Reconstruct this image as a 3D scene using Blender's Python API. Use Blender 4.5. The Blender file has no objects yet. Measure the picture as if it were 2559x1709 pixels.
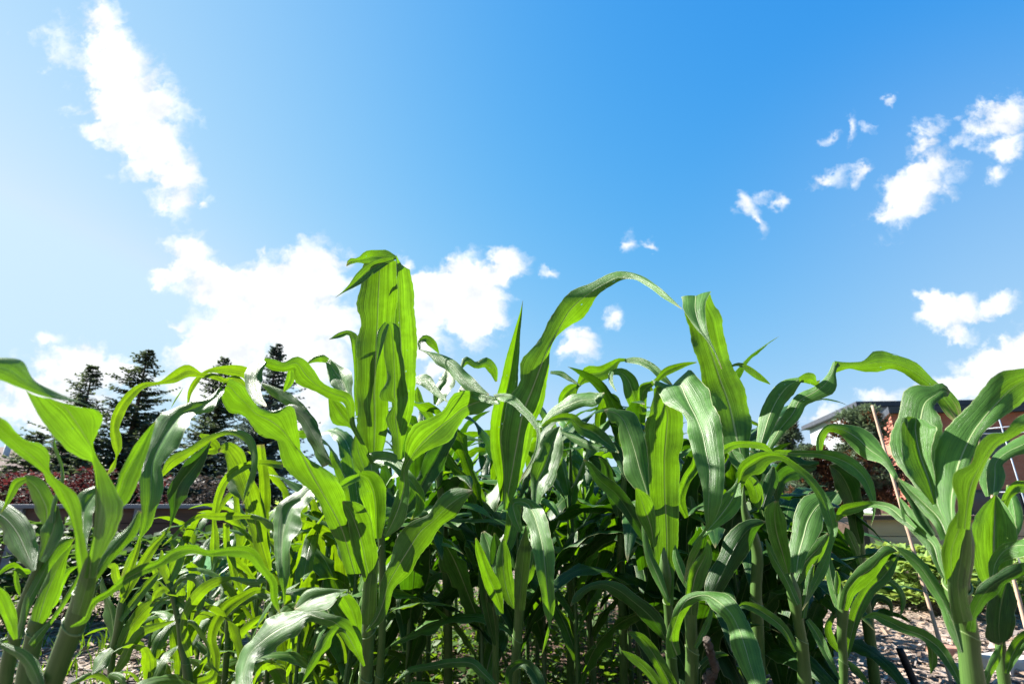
import bpy, math, random
import numpy as np
from mathutils import Vector
R = math.radians
rng = random.Random(11)
nrs = np.random.RandomState(5)
scene = bpy.context.scene
COL = scene.collection

# ------------------------------------------------------------------ camera
CAM_H = 0.95
PITCH = R(16.7)
FPX, CX, CY = 1280.0, 1279.5, 854.5          # focal length and centre in photo pixels
cam_d = bpy.data.cameras.new("camera")
cam_d.sensor_width = 36.0
cam_d.lens = 18.0
cam_d.clip_start = 0.02
cam_d.clip_end = 2000
cam_d.dof.use_dof = True
cam_d.dof.focus_distance = 1.25
cam_d.dof.aperture_fstop = 5.6
cam = bpy.data.objects.new("camera", cam_d)
COL.objects.link(cam)
cam.location = (0, 0, CAM_H)
cam.rotation_euler = (math.pi / 2 + PITCH, 0, 0)
scene.camera = cam
CP, SP = math.cos(PITCH), math.sin(PITCH)
FWD = np.array([0, CP, SP]); UP = np.array([0, -SP, CP]); RGT = np.array([1.0, 0, 0])
CAMP = np.array([0, 0, CAM_H])

# ------------------------------------------------------------------ light
SUN_AZ = R(-68)            # left of straight ahead
SUN_EL = R(37)
sun_dir = Vector((math.sin(SUN_AZ) * math.cos(SUN_EL), math.cos(SUN_AZ) * math.cos(SUN_EL), math.sin(SUN_EL)))
sl = bpy.data.lights.new("sun", 'SUN')
sl.energy = 5.0
sl.angle = R(0.5)
sl.color = (1.0, 0.955, 0.88)
so = bpy.data.objects.new("sun", sl)
so.rotation_euler = sun_dir.to_track_quat('Z', 'Y').to_euler()
COL.objects.link(so)

scene.view_settings.view_transform = 'Standard'
scene.view_settings.look = 'None'
scene.view_settings.exposure = 2.2
scene.view_settings.gamma = 1.0
scene.view_settings.use_curve_mapping = False
scene.cycles.max_bounces = 8
scene.cycles.transmission_bounces = 6
scene.cycles.diffuse_bounces = 4
scene.cycles.glossy_bounces = 3
scene.cycles.use_denoising = True

EXPO = 2 ** 2.2; KW = 1 / (.1 * EXPO)       # KW: what just reads as white
# ------------------------------------------------------------------ sky with clouds
world = bpy.data.worlds.new("World")
scene.world = world
world.use_nodes = True
wt = world.node_tree
wt.nodes.clear()
def WN(t, **k):
    n = wt.nodes.new(t)
    for a, b in k.items(): setattr(n, a, b)
    return n
def wmath(op, a, b=None, c=None, clamp=False):
    n = WN('ShaderNodeMath', operation=op); n.use_clamp = clamp
    for i, v in enumerate((a, b, c)):
        if v is None: continue
        if isinstance(v, (int, float)): n.inputs[i].default_value = v
        else: wt.links.new(v, n.inputs[i])
    return n.outputs[0]
sky = WN('ShaderNodeTexSky', sky_type='NISHITA')
sky.sun_disc = False
sky.sun_elevation = SUN_EL
sky.sun_rotation = SUN_AZ
sky.air_density = 1.0
sky.dust_density = 0.0
sky.ozone_density = 1.0
tc = WN('ShaderNodeTexCoord')
lift = WN('ShaderNodeVectorMath', operation='MULTIPLY_ADD')          # keeps the hazy band at the horizon thin
wt.links.new(tc.outputs['Generated'], lift.inputs[0]); lift.inputs[1].default_value = (1, 1, .72); lift.inputs[2].default_value = (0, 0, .16)
lnrm = WN('ShaderNodeVectorMath', operation='NORMALIZE'); wt.links.new(lift.outputs[0], lnrm.inputs[0])
wt.links.new(lnrm.outputs[0], sky.inputs['Vector'])
def wdot(vec):
    n = WN('ShaderNodeVectorMath', operation='DOT_PRODUCT')
    wt.links.new(tc.outputs['Generated'], n.inputs[0]); n.inputs[1].default_value = vec
    return n.outputs['Value']
den = wmath('MAXIMUM', wdot(tuple(FWD)), 0.08)
cu = wmath('DIVIDE', wdot(tuple(RGT)), den)
cv = wmath('DIVIDE', wdot(tuple(UP)), den)
comb = WN('ShaderNodeCombineXYZ')
wt.links.new(cu, comb.inputs[0]); wt.links.new(cv, comb.inputs[1])
P0 = comb.outputs[0]
def wnoise(vec, scale, detail, rough=0.6):
    n = WN('ShaderNodeTexNoise'); n.inputs['Scale'].default_value = scale
    n.inputs['Detail'].default_value = detail; n.inputs['Roughness'].default_value = rough
    wt.links.new(vec, n.inputs['Vector']); return n
nz1 = wnoise(P0, 7.5, 8.0, 0.64)
nz2 = wnoise(P0, 15.0, 5.0, 0.6)
wv = WN('ShaderNodeVectorMath', operation='SUBTRACT'); wt.links.new(nz2.outputs['Color'], wv.inputs[0]); wv.inputs[1].default_value = (.5, .5, .5)
wv2 = WN('ShaderNodeVectorMath', operation='SCALE'); wt.links.new(wv.outputs[0], wv2.inputs[0]); wv2.inputs['Scale'].default_value = 0.085
wv3 = WN('ShaderNodeVectorMath', operation='ADD'); wt.links.new(P0, wv3.inputs[0]); wt.links.new(wv2.outputs[0], wv3.inputs[1])
PD = wv3.outputs[0]
# cloud cores: direction (tangent plane units x1000 right / up of the photo's centre), half sizes, turn, weight
CLOUDS = [
 # x, y, rx, ry, deg, weight   (2348-wide sheet)
 (235,60,55,75,25,.8),(262,160,75,90,-25,1.15),(300,255,118,104,-30,1.45),(345,330,85,82,-20,1.2),(395,395,76,58,-40,1.1),(405,450,44,44,0,.95),(200,150,34,40,0,.6),(468,470,26,14,15,.6),
 (110,95,60,24,-40,.16),
 (425,590,62,52,-10,1.1),(400,630,55,24,10,.9),(500,655,84,58,-10,1.3),(600,655,90,58,5,1.4),(715,640,105,80,0,1.35),(650,730,170,66,0,1.5),(520,780,120,62,20,1.2),(500,850,140,75,0,1.3),(690,825,120,60,0,1.3),(770,760,60,22,-20,.55),(710,930,60,75,0,1.2),(600,580,10,12,0,.45),(405,742,26,10,10,.55),
 (985,685,135,70,5,1.55),(1075,640,78,60,10,1.4),(1150,612,52,44,20,1.3),(1095,712,84,70,30,1.4),(940,775,90,60,0,1.1),(935,600,22,20,-40,.6),(1030,598,26,18,0,.6),(985,850,60,40,0,.7),
 (215,845,150,50,-5,1.15),(110,780,36,16,10,.7),(110,920,180,70,0,1.1),
 (1438,558,20,20,-20,.55),(1488,560,16,10,-10,.5),(1262,620,18,15,30,.5),(1335,765,34,24,10,.75),(1330,800,42,34,30,.8),(1412,728,24,15,10,.65),
 (1708,470,20,32,35,.62),(1735,505,16,26,20,.6),(1790,465,20,30,-5,.62),(1885,417,46,22,15,.75),(1975,400,34,14,40,.55),(1955,300,12,34,-10,.45),(1915,300,22,9,40,.4),(2045,225,32,15,45,.62),(2015,285,30,10,20,.35),
 (2085,450,92,48,32,.95),(2125,390,60,36,40,.85),(2120,320,62,26,50,.7),(2290,270,88,52,25,.95),(2320,330,60,36,20,.75),(2290,395,30,16,20,.5),(2030,500,40,18,20,.6),(2190,335,70,14,35,.30),(1760,440,60,8,40,.2),(2165,420,50,30,60,.35),
 (2180,715,88,42,-8,1.2),(2140,690,50,34,10,1.1),(2280,705,62,24,18,.9),(2195,762,52,22,-5,.9),
 (2300,825,130,52,27,1.25),(2220,880,90,40,15,1.1),(2020,915,60,18,0,.55),(1880,945,50,22,10,.7),
]
fld = None
for (x, y, rx, ry, dg, w) in CLOUDS:
    k = 1.0898
    m = WN('ShaderNodeMapping', vector_type='TEXTURE')
    m.inputs['Location'].default_value = ((x * k - CX) / FPX, (CY - y * k) / FPX, 0)
    m.inputs['Rotation'].default_value = (0, 0, R(dg))
    m.inputs['Scale'].default_value = (rx * k / FPX * 1.25, ry * k / FPX * 1.25, 1)
    wt.links.new(PD, m.inputs['Vector'])
    ln = WN('ShaderNodeVectorMath', operation='LENGTH'); wt.links.new(m.outputs[0], ln.inputs[0])
    f = wmath('MULTIPLY_ADD', ln.outputs['Value'], -w, w)
    fld = f if fld is None else wmath('SMOOTH_MAX', fld, f, 0.12)
stm = WN('ShaderNodeMapping'); stm.inputs['Rotation'].default_value = (0, 0, R(-42)); stm.inputs['Scale'].default_value = (.62, 1.35, 1)
wt.links.new(PD, stm.inputs['Vector'])
nz3 = wnoise(stm.outputs[0], 21.0, 6.0, 0.56)
fb = wmath('MULTIPLY', wmath('SUBTRACT', nz1.outputs['Fac'], 0.5), 1.7)
fb = wmath('ADD', fb, wmath('MULTIPLY', wmath('SUBTRACT', nz3.outputs['Fac'], 0.5), 1.75))
tot = wmath('ADD', fld, fb)
mr = WN('ShaderNodeMapRange', interpolation_type='SMOOTHSTEP')
mr.inputs['From Min'].default_value = 0.0; mr.inputs['From Max'].default_value = 0.62
wt.links.new(tot, mr.inputs['Value'])
front = wmath('GREATER_THAN', wdot(tuple(FWD)), 0.1)
mask = wmath('MULTIPLY', mr.outputs[0], front)
opa = WN('ShaderNodeMapRange', interpolation_type='SMOOTHSTEP'); wt.links.new(fld, opa.inputs['Value'])
opa.inputs['From Min'].default_value = .05; opa.inputs['From Max'].default_value = .62; opa.inputs['To Min'].default_value = .55; opa.inputs['To Max'].default_value = .98
mask = wmath('MULTIPLY', mask, opa.outputs[0])
shade = WN('ShaderNodeMapRange'); shade.inputs['From Min'].default_value = .35; shade.inputs['From Max'].default_value = .7
wt.links.new(nz2.outputs['Fac'], shade.inputs['Value'])
cc = WN('ShaderNodeMix', data_type='RGBA')
cc.inputs['A'].default_value = (.93 * KW, .965 * KW, 1.01 * KW, 1); cc.inputs['B'].default_value = (1.32 * KW, 1.33 * KW, 1.34 * KW, 1)
wt.links.new(shade.outputs[0], cc.inputs['Factor'])
# the sky as this overexposed picture records it: each channel given its own contrast
EXPO = 2 ** 2.2
ssep = WN('ShaderNodeSeparateColor'); wt.links.new(sky.outputs[0], ssep.inputs[0])
scmb = WN('ShaderNodeCombineColor'); chs = []
for i, (p_, q_, top_) in enumerate(((2.55, -2.63, .58), (.919, -1.418, .83), (.202, -.348, 1.02))):
    ch = wmath('MULTIPLY', wmath('POWER', ssep.outputs[i], p_), math.exp(q_))
    chs.append(wmath('MINIMUM', ch, top_))
chs[0] = wmath('MINIMUM', chs[0], wmath('MULTIPLY', chs[1], .93))
for i in range(3): wt.links.new(wmath('MULTIPLY', chs[i], KW), scmb.inputs[i])
vm = WN('ShaderNodeMapping', vector_type='TEXTURE')
vm.inputs['Location'].default_value = ((2650 - CX) / FPX, (CY - 800) / FPX, 0); vm.inputs['Scale'].default_value = (.85, .75, 1)
wt.links.new(P0, vm.inputs['Vector'])
vl = WN('ShaderNodeVectorMath', operation='LENGTH'); wt.links.new(vm.outputs[0], vl.inputs[0])
vmr = WN('ShaderNodeMapRange', interpolation_type='SMOOTHSTEP'); wt.links.new(vl.outputs['Value'], vmr.inputs['Value'])
vmr.inputs['From Min'].default_value = 0; vmr.inputs['From Max'].default_value = 1; vmr.inputs['To Min'].default_value = .20; vmr.inputs['To Max'].default_value = 0
veil = WN('ShaderNodeMix', data_type='RGBA')
wt.links.new(vmr.outputs[0], veil.inputs['Factor']); wt.links.new(scmb.outputs[0], veil.inputs['A']); veil.inputs['B'].default_value = (.93 * KW, .97 * KW, 1.0 * KW, 1)
# white glare of the air around the sun
gd = wmath('POWER', wmath('MAXIMUM', wdot(tuple(sun_dir)), 0.0), 6.0)
glare = WN('ShaderNodeMix', data_type='RGBA'); wt.links.new(wmath('MULTIPLY', gd, .27), glare.inputs['Factor'])
wt.links.new(veil.outputs['Result'], glare.inputs['A']); glare.inputs['B'].default_value = (1.02 * KW, 1.03 * KW, 1.04 * KW, 1)
mx = WN('ShaderNodeMix', data_type='RGBA')
wt.links.new(mask, mx.inputs['Factor']); wt.links.new(glare.outputs['Result'], mx.inputs['A']); wt.links.new(cc.outputs['Result'], mx.inputs['B'])
bg = WN('ShaderNodeBackground'); bg.inputs['Strength'].default_value = 0.10
wt.links.new(mx.outputs['Result'], bg.inputs['Color'])
wo = WN('ShaderNodeOutputWorld'); wt.links.new(bg.outputs[0], wo.inputs['Surface'])
world.cycles.sampling_method = 'MANUAL'
world.cycles.sample_map_resolution = 512

# ------------------------------------------------------------------ material helpers
def new_mat(name):
    m = bpy.data.materials.new(name); m.use_nodes = True
    nt = m.node_tree; nt.nodes.clear()
    return m, nt
class NB:
    def __init__(s, nt): s.nt = nt
    def n(s, t, **k):
        n = s.nt.nodes.new(t)
        for a, b in k.items(): setattr(n, a, b)
        return n
    def l(s, a, b): s.nt.links.new(a, b)
    def math(s, op, a, b=None, c=None, clamp=False):
        n = s.n('ShaderNodeMath', operation=op); n.use_clamp = clamp
        for i, v in enumerate((a, b, c)):
            if v is None: continue
            if isinstance(v, (int, float)): n.inputs[i].default_value = v
            else: s.l(v, n.inputs[i])
        return n.outputs[0]
    def mix(s, f, a, b, blend='MIX'):
        n = s.n('ShaderNodeMix', data_type='RGBA', blend_type=blend)
        for k, v in (('Factor', f), ('A', a), ('B', b)):
            if isinstance(v, (int, float)): n.inputs[k].default_value = v
            elif isinstance(v, tuple): n.inputs[k].default_value = v if len(v) == 4 else v + (1,)
            else: s.l(v, n.inputs[k])
        return n.outputs['Result']
    def noise(s, vec, scale, detail=3, rough=.55, dist=0):
        n = s.n('ShaderNodeTexNoise'); n.inputs['Scale'].default_value = scale
        n.inputs['Detail'].default_value = detail; n.inputs['Roughness'].default_value = rough
        n.inputs['Distortion'].default_value = dist
        if vec is not None: s.l(vec, n.inputs['Vector'])
        return n
    def mapping(s, vec, scale=(1, 1, 1), loc=(0, 0, 0)):
        n = s.n('ShaderNodeMapping'); n.inputs['Scale'].default_value = scale; n.inputs['Location'].default_value = loc
        s.l(vec, n.inputs['Vector']); return n.outputs[0]
    def mr(s, v, a, b, c=0, d=1, smooth=False):
        n = s.n('ShaderNodeMapRange')
        if smooth: n.interpolation_type = 'SMOOTHSTEP'
        n.inputs['From Min'].default_value = a; n.inputs['From Max'].default_value = b
        n.inputs['To Min'].default_value = c; n.inputs['To Max'].default_value = d
        s.l(v, n.inputs['Value']); return n.outputs[0]

def leaf_material(name, top, trans, rib, mixf=.5, rough=.4, spec=.5, vein=46, bump=.5, nibble=False):
    m, nt = new_mat(name); b = NB(nt)
    uv = b.n('ShaderNodeUVMap').outputs[0]
    oi = b.n('ShaderNodeObjectInfo')
    sep = b.n('ShaderNodeSeparateXYZ'); b.l(uv, sep.inputs[0])
    off = b.n('ShaderNodeCombineXYZ'); b.l(b.math('MULTIPLY', oi.outputs['Random'], 37.0), off.inputs[1])
    va = b.n('ShaderNodeVectorMath', operation='ADD'); b.l(uv, va.inputs[0]); b.l(off.outputs[0], va.inputs[1])
    fine = b.noise(b.mapping(va.outputs[0], (vein, 1.2, 1)), 1.0, 4, .65)
    broad = b.noise(b.mapping(va.outputs[0], (11, 2.6, 1)), 1.0, 4, .55)
    tcn = b.n('ShaderNodeTexCoord')
    mott = b.noise(tcn.outputs['Object'], 26, 4, .6)
    # mid rib mask
    du = b.math('ABSOLUTE', b.math('SUBTRACT', sep.outputs[0], .5))
    wid = b.math('MULTIPLY_ADD', sep.outputs[1], -.034, .044)
    ribm = b.n('ShaderNodeMapRange', interpolation_type='SMOOTHSTEP')
    b.l(du, ribm.inputs['Value']); b.l(b.math('MULTIPLY', wid, .35), ribm.inputs['From Min']); b.l(b.math('MAXIMUM', wid, .006), ribm.inputs['From Max'])
    ribm.inputs['To Min'].default_value = 1; ribm.inputs['To Max'].default_value = 0
    rm = ribm.outputs[0]
    edge = b.mr(du, .475, .5, 0, 1, True)
    v1 = b.mr(fine.outputs['Fac'], .3, .7, .62, 1.38)
    v2 = b.mr(broad.outputs['Fac'], .27, .73, .68, 1.32)
    v3 = b.mr(mott.outputs['Fac'], .3, .7, .80, 1.20)
    rv = b.mr(oi.outputs['Random'], 0, 1, .88, 1.14)
    vv = b.math('MULTIPLY', b.math('MULTIPLY', v1, v2), b.math('MULTIPLY', v3, rv))
    def tinted(c):
        n = b.n('ShaderNodeVectorMath', operation='SCALE'); n.inputs[0].default_value = c
        b.l(vv, n.inputs['Scale']); return n.outputs[0]
    ct = b.mix(b.math('MULTIPLY', rm, .85), tinted(top), rib)
    ct = b.mix(b.math('MULTIPLY', edge, .8), ct, (.38, .43, .22))
    # the rib is thick and lets little light through
    cl = b.mix(b.math('MULTIPLY', rm, .8), tinted(trans), tuple(t * .38 for t in trans))
    # small pale specks and dry flecks
    sp = b.noise(b.mapping(va.outputs[0], (30, 60, 1)), 1.0, 2, .5)
    spm = b.mr(sp.outputs['Fac'], .735, .77, 0, .55)
    ct = b.mix(spm, ct, (.40, .42, .22))
    # the very tip and some margins have dried to straw
    tipm = b.mr(b.math('ADD', sep.outputs[1], b.math('MULTIPLY', broad.outputs['Fac'], .16)), 1.045, 1.085, 0, .85, True)
    ct = b.mix(tipm, ct, (.30, .24, .12)); cl = b.mix(tipm, cl, (.16, .12, .04))
    pr = b.n('ShaderNodeBsdfPrincipled')
    b.l(ct, pr.inputs['Base Color'])
    b.l(b.mr(mott.outputs['Fac'], .3, .7, rough - .06, rough + .12), pr.inputs['Roughness'])
    pr.inputs['Specular IOR Level'].default_value = spec
    pr.inputs['Sheen Weight'].default_value = .0
    tr = b.n('ShaderNodeBsdfTranslucent'); b.l(cl, tr.inputs['Color'])
    bp = b.n('ShaderNodeBump'); bp.inputs['Strength'].default_value = bump; bp.inputs['Distance'].default_value = .003
    hh = b.math('ADD', b.math('MULTIPLY', fine.outputs['Fac'], .8), b.math('MULTIPLY', rm, .9))
    hh = b.math('ADD', hh, b.math('MULTIPLY', mott.outputs['Fac'], .5))
    b.l(hh, bp.inputs['Height']); b.l(bp.outputs[0], pr.inputs['Normal']); b.l(bp.outputs[0], tr.inputs['Normal'])
    ms = b.n('ShaderNodeMixShader'); ms.inputs[0].default_value = mixf
    b.l(pr.outputs[0], ms.inputs[1]); b.l(tr.outputs[0], ms.inputs[2])
    # nibbled margins and a few insect holes
    nb1 = b.noise(b.mapping(va.outputs[0], (2, 34, 1)), 1.0, 4, .7)
    cut = b.math('GREATER_THAN', b.math('MULTIPLY_ADD', nb1.outputs['Fac'], .17, b.math('MULTIPLY_ADD', mott.outputs['Fac'], .05, du)), .625)
    nb2 = b.noise(b.mapping(va.outputs[0], (15, 38, 1)), 1.0, 1, .4)
    hole = b.math('GREATER_THAN', b.math('MULTIPLY', nb2.outputs['Fac'], b.mr(oi.outputs['Random'], 0, 1, .86, 1.0)), .775)
    cut = b.math('MAXIMUM', cut, hole)
    tb = b.n('ShaderNodeBsdfTransparent'); mc = b.n('ShaderNodeMixShader')
    b.l(cut, mc.inputs[0]); b.l(ms.outputs[0], mc.inputs[1]); b.l(tb.outputs[0], mc.inputs[2])
    out = b.n('ShaderNodeOutputMaterial'); b.l(mc.outputs[0] if nibble else ms.outputs[0], out.inputs['Surface'])
    return m

MAT = {}
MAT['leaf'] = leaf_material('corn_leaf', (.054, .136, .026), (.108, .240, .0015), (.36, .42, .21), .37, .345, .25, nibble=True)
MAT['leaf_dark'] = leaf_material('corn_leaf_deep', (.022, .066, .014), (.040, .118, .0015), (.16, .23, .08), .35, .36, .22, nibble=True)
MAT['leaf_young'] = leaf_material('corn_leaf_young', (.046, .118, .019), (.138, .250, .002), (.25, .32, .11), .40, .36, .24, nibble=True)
MAT['sheath'] = leaf_material('corn_sheath', (.045, .104, .018), (.05, .11, .003), (.11, .18, .045), .06, .40, .22)
MAT['weed'] = leaf_material('weed_leaf', (.046, .10, .016), (.14, .25, .010), (.12, .18, .06), .45, .5, .22, 12, .2)
MAT['blue_leaf'] = leaf_material('cabbage_leaf', (.09, .2, .17), (.16, .34, .16), (.4, .5, .42), .3, .45, .5, 10, .2)

def stalk_material(name, c1, c2):
    m, nt = new_mat(name); b = NB(nt)
    uv = b.n('ShaderNodeUVMap').outputs[0]
    st = b.noise(b.mapping(uv, (50, 3, 1)), 1.0, 4, .6)
    br = b.noise(b.mapping(uv, (5, 9, 1)), 1.0, 3, .55)
    c = b.mix(b.mr(br.outputs['Fac'], .3, .7), c1, c2)
    c = b.mix(1.0, c, b.mix(b.mr(st.outputs['Fac'], .3, .7), (.72, .75, .7), (1, 1, 1)), 'MULTIPLY')
    pr = b.n('ShaderNodeBsdfPrincipled'); b.l(c, pr.inputs['Base Color'])
    pr.inputs['Roughness'].default_value = .45; pr.inputs['Specular IOR Level'].default_value = .45
    bp = b.n('ShaderNodeBump'); bp.inputs['Strength'].default_value = .3; bp.inputs['Distance'].default_value = .002
    b.l(st.outputs['Fac'], bp.inputs['Height']); b.l(bp.outputs[0], pr.inputs['Normal'])
    out = b.n('ShaderNodeOutputMaterial'); b.l(pr.outputs[0], out.inputs['Surface'])
    return m
MAT['stalk'] = stalk_material('corn_stalk', (.038, .088, .014), (.066, .128, .027))
MAT['collar'] = stalk_material('leaf_collar', (.10, .17, .045), (.19, .24, .09))

def surf(name, c1, c2, scale=8, rough=.8, c3=None, stretch=(1, 1, 1), bump=.3, spec=.2, bdist=.01):
    c1 = tuple(x * .62 for x in c1); c2 = tuple(x * .62 for x in c2)
    m, nt = new_mat(name); b = NB(nt)
    tc_ = b.n('ShaderNodeTexCoord'); v = b.mapping(tc_.outputs['Object'], stretch)
    n1 = b.noise(v, scale, 5, .6); n2 = b.noise(v, scale * 4.3, 3, .6)
    c = b.mix(b.mr(n1.outputs['Fac'], .3, .7), c1, c2)
    if c3: c = b.mix(b.mr(n2.outputs['Fac'], .52, .68), c, c3)
    pr = b.n('ShaderNodeBsdfPrincipled'); b.l(c, pr.inputs['Base Color']); pr.inputs['Roughness'].default_value = rough
    pr.inputs['Specular IOR Level'].default_value = spec
    bp = b.n('ShaderNodeBump'); bp.inputs['Strength'].default_value = bump; bp.inputs['Distance'].default_value = bdist
    b.l(b.math('ADD', n1.outputs['Fac'], n2.outputs['Fac']), bp.inputs['Height']); b.l(bp.outputs[0], pr.inputs['Normal'])
    out = b.n('ShaderNodeOutputMaterial'); b.l(pr.outputs[0], out.inputs['Surface'])
    return m

# ------------------------------------------------------------------ object helpers
def at(px, py, Y):
    """world point on the ray of photo pixel (px, py) at world distance Y in front of the camera"""
    d = FWD + RGT * (px - CX) / FPX + UP * (CY - py) / FPX
    return CAMP + d * (Y / d[1])
def ray(px, py, z):
    return CAMP + (FWD + RGT * (px - CX) / FPX + UP * (CY - py) / FPX) * z

def mesh_obj(name, verts, faces, mats, parent=None, uvs=None, smooth=True, fmat=None, origin=None):
    me = bpy.data.meshes.new(name)
    v = np.asarray(verts, dtype=float)
    q = parent
    while q is not None: v = v - np.array(q.location); q = q.parent
    if parent is None and origin is not None: v = v - np.asarray(origin)
    me.from_pydata(v.tolist(), [], [list(map(int, f)) for f in faces])
    for m in (mats if isinstance(mats, (list, tuple)) else [mats]): me.materials.append(m)
    if uvs is not None:
        ul = me.uv_layers.new(name='UVMap')
        li = np.empty(len(me.loops), dtype=np.int32); me.loops.foreach_get('vertex_index', li)
        ul.data.foreach_set('uv', np.asarray(uvs, dtype=np.float32)[li].ravel())
    if fmat is not None: me.polygons.foreach_set('material_index', np.asarray(fmat, dtype=np.int32))
    if smooth: me.polygons.foreach_set('use_smooth', [True] * len(me.polygons))
    me.update()
    o = bpy.data.objects.new(name, me); COL.objects.link(o)
    if parent is not None: o.parent = parent
    elif origin is not None: o.location = origin
    return o
def thing(name, loc, label, cat, group=None):
    o = bpy.data.objects.new(name, None); COL.objects.link(o); o.location = loc
    o.empty_display_size = .1
    o['label'] = label; o['category'] = cat
    if group: o['group'] = group
    return o
def tag(o, label, cat, group=None):
    o['label'] = label; o['category'] = cat
    if group: o['group'] = group
    return o
def copy_thing(src, loc, rz, sc, label, group):
    r = src.copy(); COL.objects.link(r); r.location = loc; r.rotation_euler = (0, 0, rz); r.scale = (sc, sc, sc)
    r['label'] = label; r['group'] = group
    for ch in list(src.children):
        c = ch.copy(); COL.objects.link(c); c.parent = r
        for g in list(ch.children):
            d = g.copy(); COL.objects.link(d); d.parent = c
    return r

def hermite(t, P, tt):
    """smooth interpolation of rows P at parameters t, evaluated at tt"""
    P = np.asarray(P, float); t = np.asarray(t, float)
    n = len(t); m = np.zeros_like(P)
    d = (P[1:] - P[:-1]) / (t[1:] - t[:-1])[:, None]
    m[0] = d[0]; m[-1] = d[-1]
    for i in range(1, n - 1):
        h0, h1 = t[i] - t[i - 1], t[i + 1] - t[i]
        m[i] = (d[i - 1] * h1 + d[i] * h0) / (h0 + h1)
    k = np.clip(np.searchsorted(t, tt, side='right') - 1, 0, n - 2)
    h = (t[k + 1] - t[k]); u = ((tt - t[k]) / h)[:, None]; h = h[:, None]
    return ((2*u**3 - 3*u**2 + 1) * P[k] + (u**3 - 2*u**2 + u) * h * m[k]
            + (-2*u**3 + 3*u**2) * P[k+1] + (u**3 - u**2) * h * m[k+1])

NC = 13
def blade(mid, L, Rr, seed=0, ruffle=.12, cup=.15, v0=0., v1=1., ncol=NC, wave=.085):
    """a leaf surface from its mid line and its two margins: (verts, faces, uvs)"""
    r = random.Random(seed)
    n = len(mid)
    T = np.gradient(mid, axis=0); T /= np.linalg.norm(T, axis=1)[:, None] + 1e-9
    S = Rr - L; W = np.linalg.norm(S, axis=1) * .5 + 1e-6
    S = S / (2 * W)[:, None]
    N = np.cross(S, T); N /= np.linalg.norm(N, axis=1)[:, None] + 1e-9
    ln = np.concatenate([[0], np.cumsum(np.linalg.norm(np.diff(mid, axis=0), axis=1))])
    tot = ln[-1] + 1e-9
    s = np.linspace(-1, 1, ncol)
    ph = [r.uniform(0, 6.28) for _ in range(4)]
    lam = [wave * r.uniform(.8, 1.25), wave * r.uniform(.8, 1.25), wave * .37]
    env = np.clip(np.minimum(ln / (.12 * tot), (tot - ln) / (.12 * tot)), 0, 1)
    V = np.zeros((n, ncol, 3)); U = np.zeros((n, ncol, 2))
    for j, q in enumerate(s):
        a = abs(q)
        k = 0 if q < 0 else 1
        wav = (1 + (.055 * np.sin(ln / (lam[k] * 1.3) * 6.28 + ph[3 - k]) + .02 * np.sin(ln / .017 * 6.28 + ph[k] * 3)) * env * a)[:, None] if ruffle > .015 else 1.0
        p = mid + (L - mid) * a * wav if q < 0 else mid + (Rr - mid) * a * wav
        w = np.sin(ln / lam[k] * 6.28 + ph[k]) + .45 * np.sin(ln / lam[2] * 6.28 + ph[2 + k])
        off = W * (ruffle * env * w * a ** 2.2 + cup * (a - a * a) * 2 + .13 * env * q * np.sin(ln / (wave * 1.9) * 6.28 + ph[1]))
        V[:, j] = p + N * off[:, None]
        U[:, j, 0] = (q + 1) / 2; U[:, j, 1] = v0 + (v1 - v0) * ln / tot
    F = [(i * ncol + j, i * ncol + j + 1, (i + 1) * ncol + j + 1, (i + 1) * ncol + j) for i in range(n - 1) for j in range(ncol - 1)]
    return V.reshape(-1, 3), F, U.reshape(-1, 2)

def tube(path, rad, ns=12, cap=True, ell=1.0):
    """smooth tube along a 3D path: verts, faces, uvs"""
    path = np.asarray(path, float); n = len(path)
    T = np.gradient(path, axis=0); T /= np.linalg.norm(T, axis=1)[:, None] + 1e-9
    ref = np.array([0, 1.0, 0]) if abs(T[0][2]) > .7 else np.array([0, 0, 1.0])
    A = np.cross(T, ref); A /= np.linalg.norm(A, axis=1)[:, None] + 1e-9
    B = np.cross(T, A)
    ln = np.concatenate([[0], np.cumsum(np.linalg.norm(np.diff(path, axis=0), axis=1))])
    V = []; U = []
    for i in range(n):
        for j in range(ns + 1):
            th = 2 * math.pi * j / ns
            V.append(path[i] + rad[i] * (A[i] * math.cos(th) + B[i] * math.sin(th) * ell)); U.append((j / ns, ln[i] * 2))
    w = ns + 1
    F = [(i * w + j, i * w + j + 1, (i + 1) * w + j + 1, (i + 1) * w + j) for i in range(n - 1) for j in range(ns)]
    if cap:
        for i, rev in ((0, True), (n - 1, False)):
            c = len(V); V.append(path[i]); U.append((.5, .5))
            for j in range(ns):
                F.append((c, i * w + j + 1, i * w + j) if rev else (c, i * w + j, i * w + j + 1))
    return np.array(V), F, np.array(U)
def merge(parts):
    V = []; F = []; U = []; o = 0
    for (v, f, u) in parts:
        V.append(np.asarray(v)); U.append(np.asarray(u) if u is not None else np.zeros((len(v), 2)))
        F += [tuple(i + o for i in ff) for ff in f]; o += len(v)
    return np.concatenate(V), F, np.concatenate(U)
def box(x0, x1, y0, y1, z0, z1):
    v = np.array([(x, y, z) for z in (z0, z1) for y in (y0, y1) for x in (x0, x1)], float)
    f = [(0, 2, 3, 1), (4, 5, 7, 6), (0, 1, 5, 4), (2, 6, 7, 3), (0, 4, 6, 2), (1, 3, 7, 5)]
    return v, f, np.zeros((8, 2))
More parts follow.
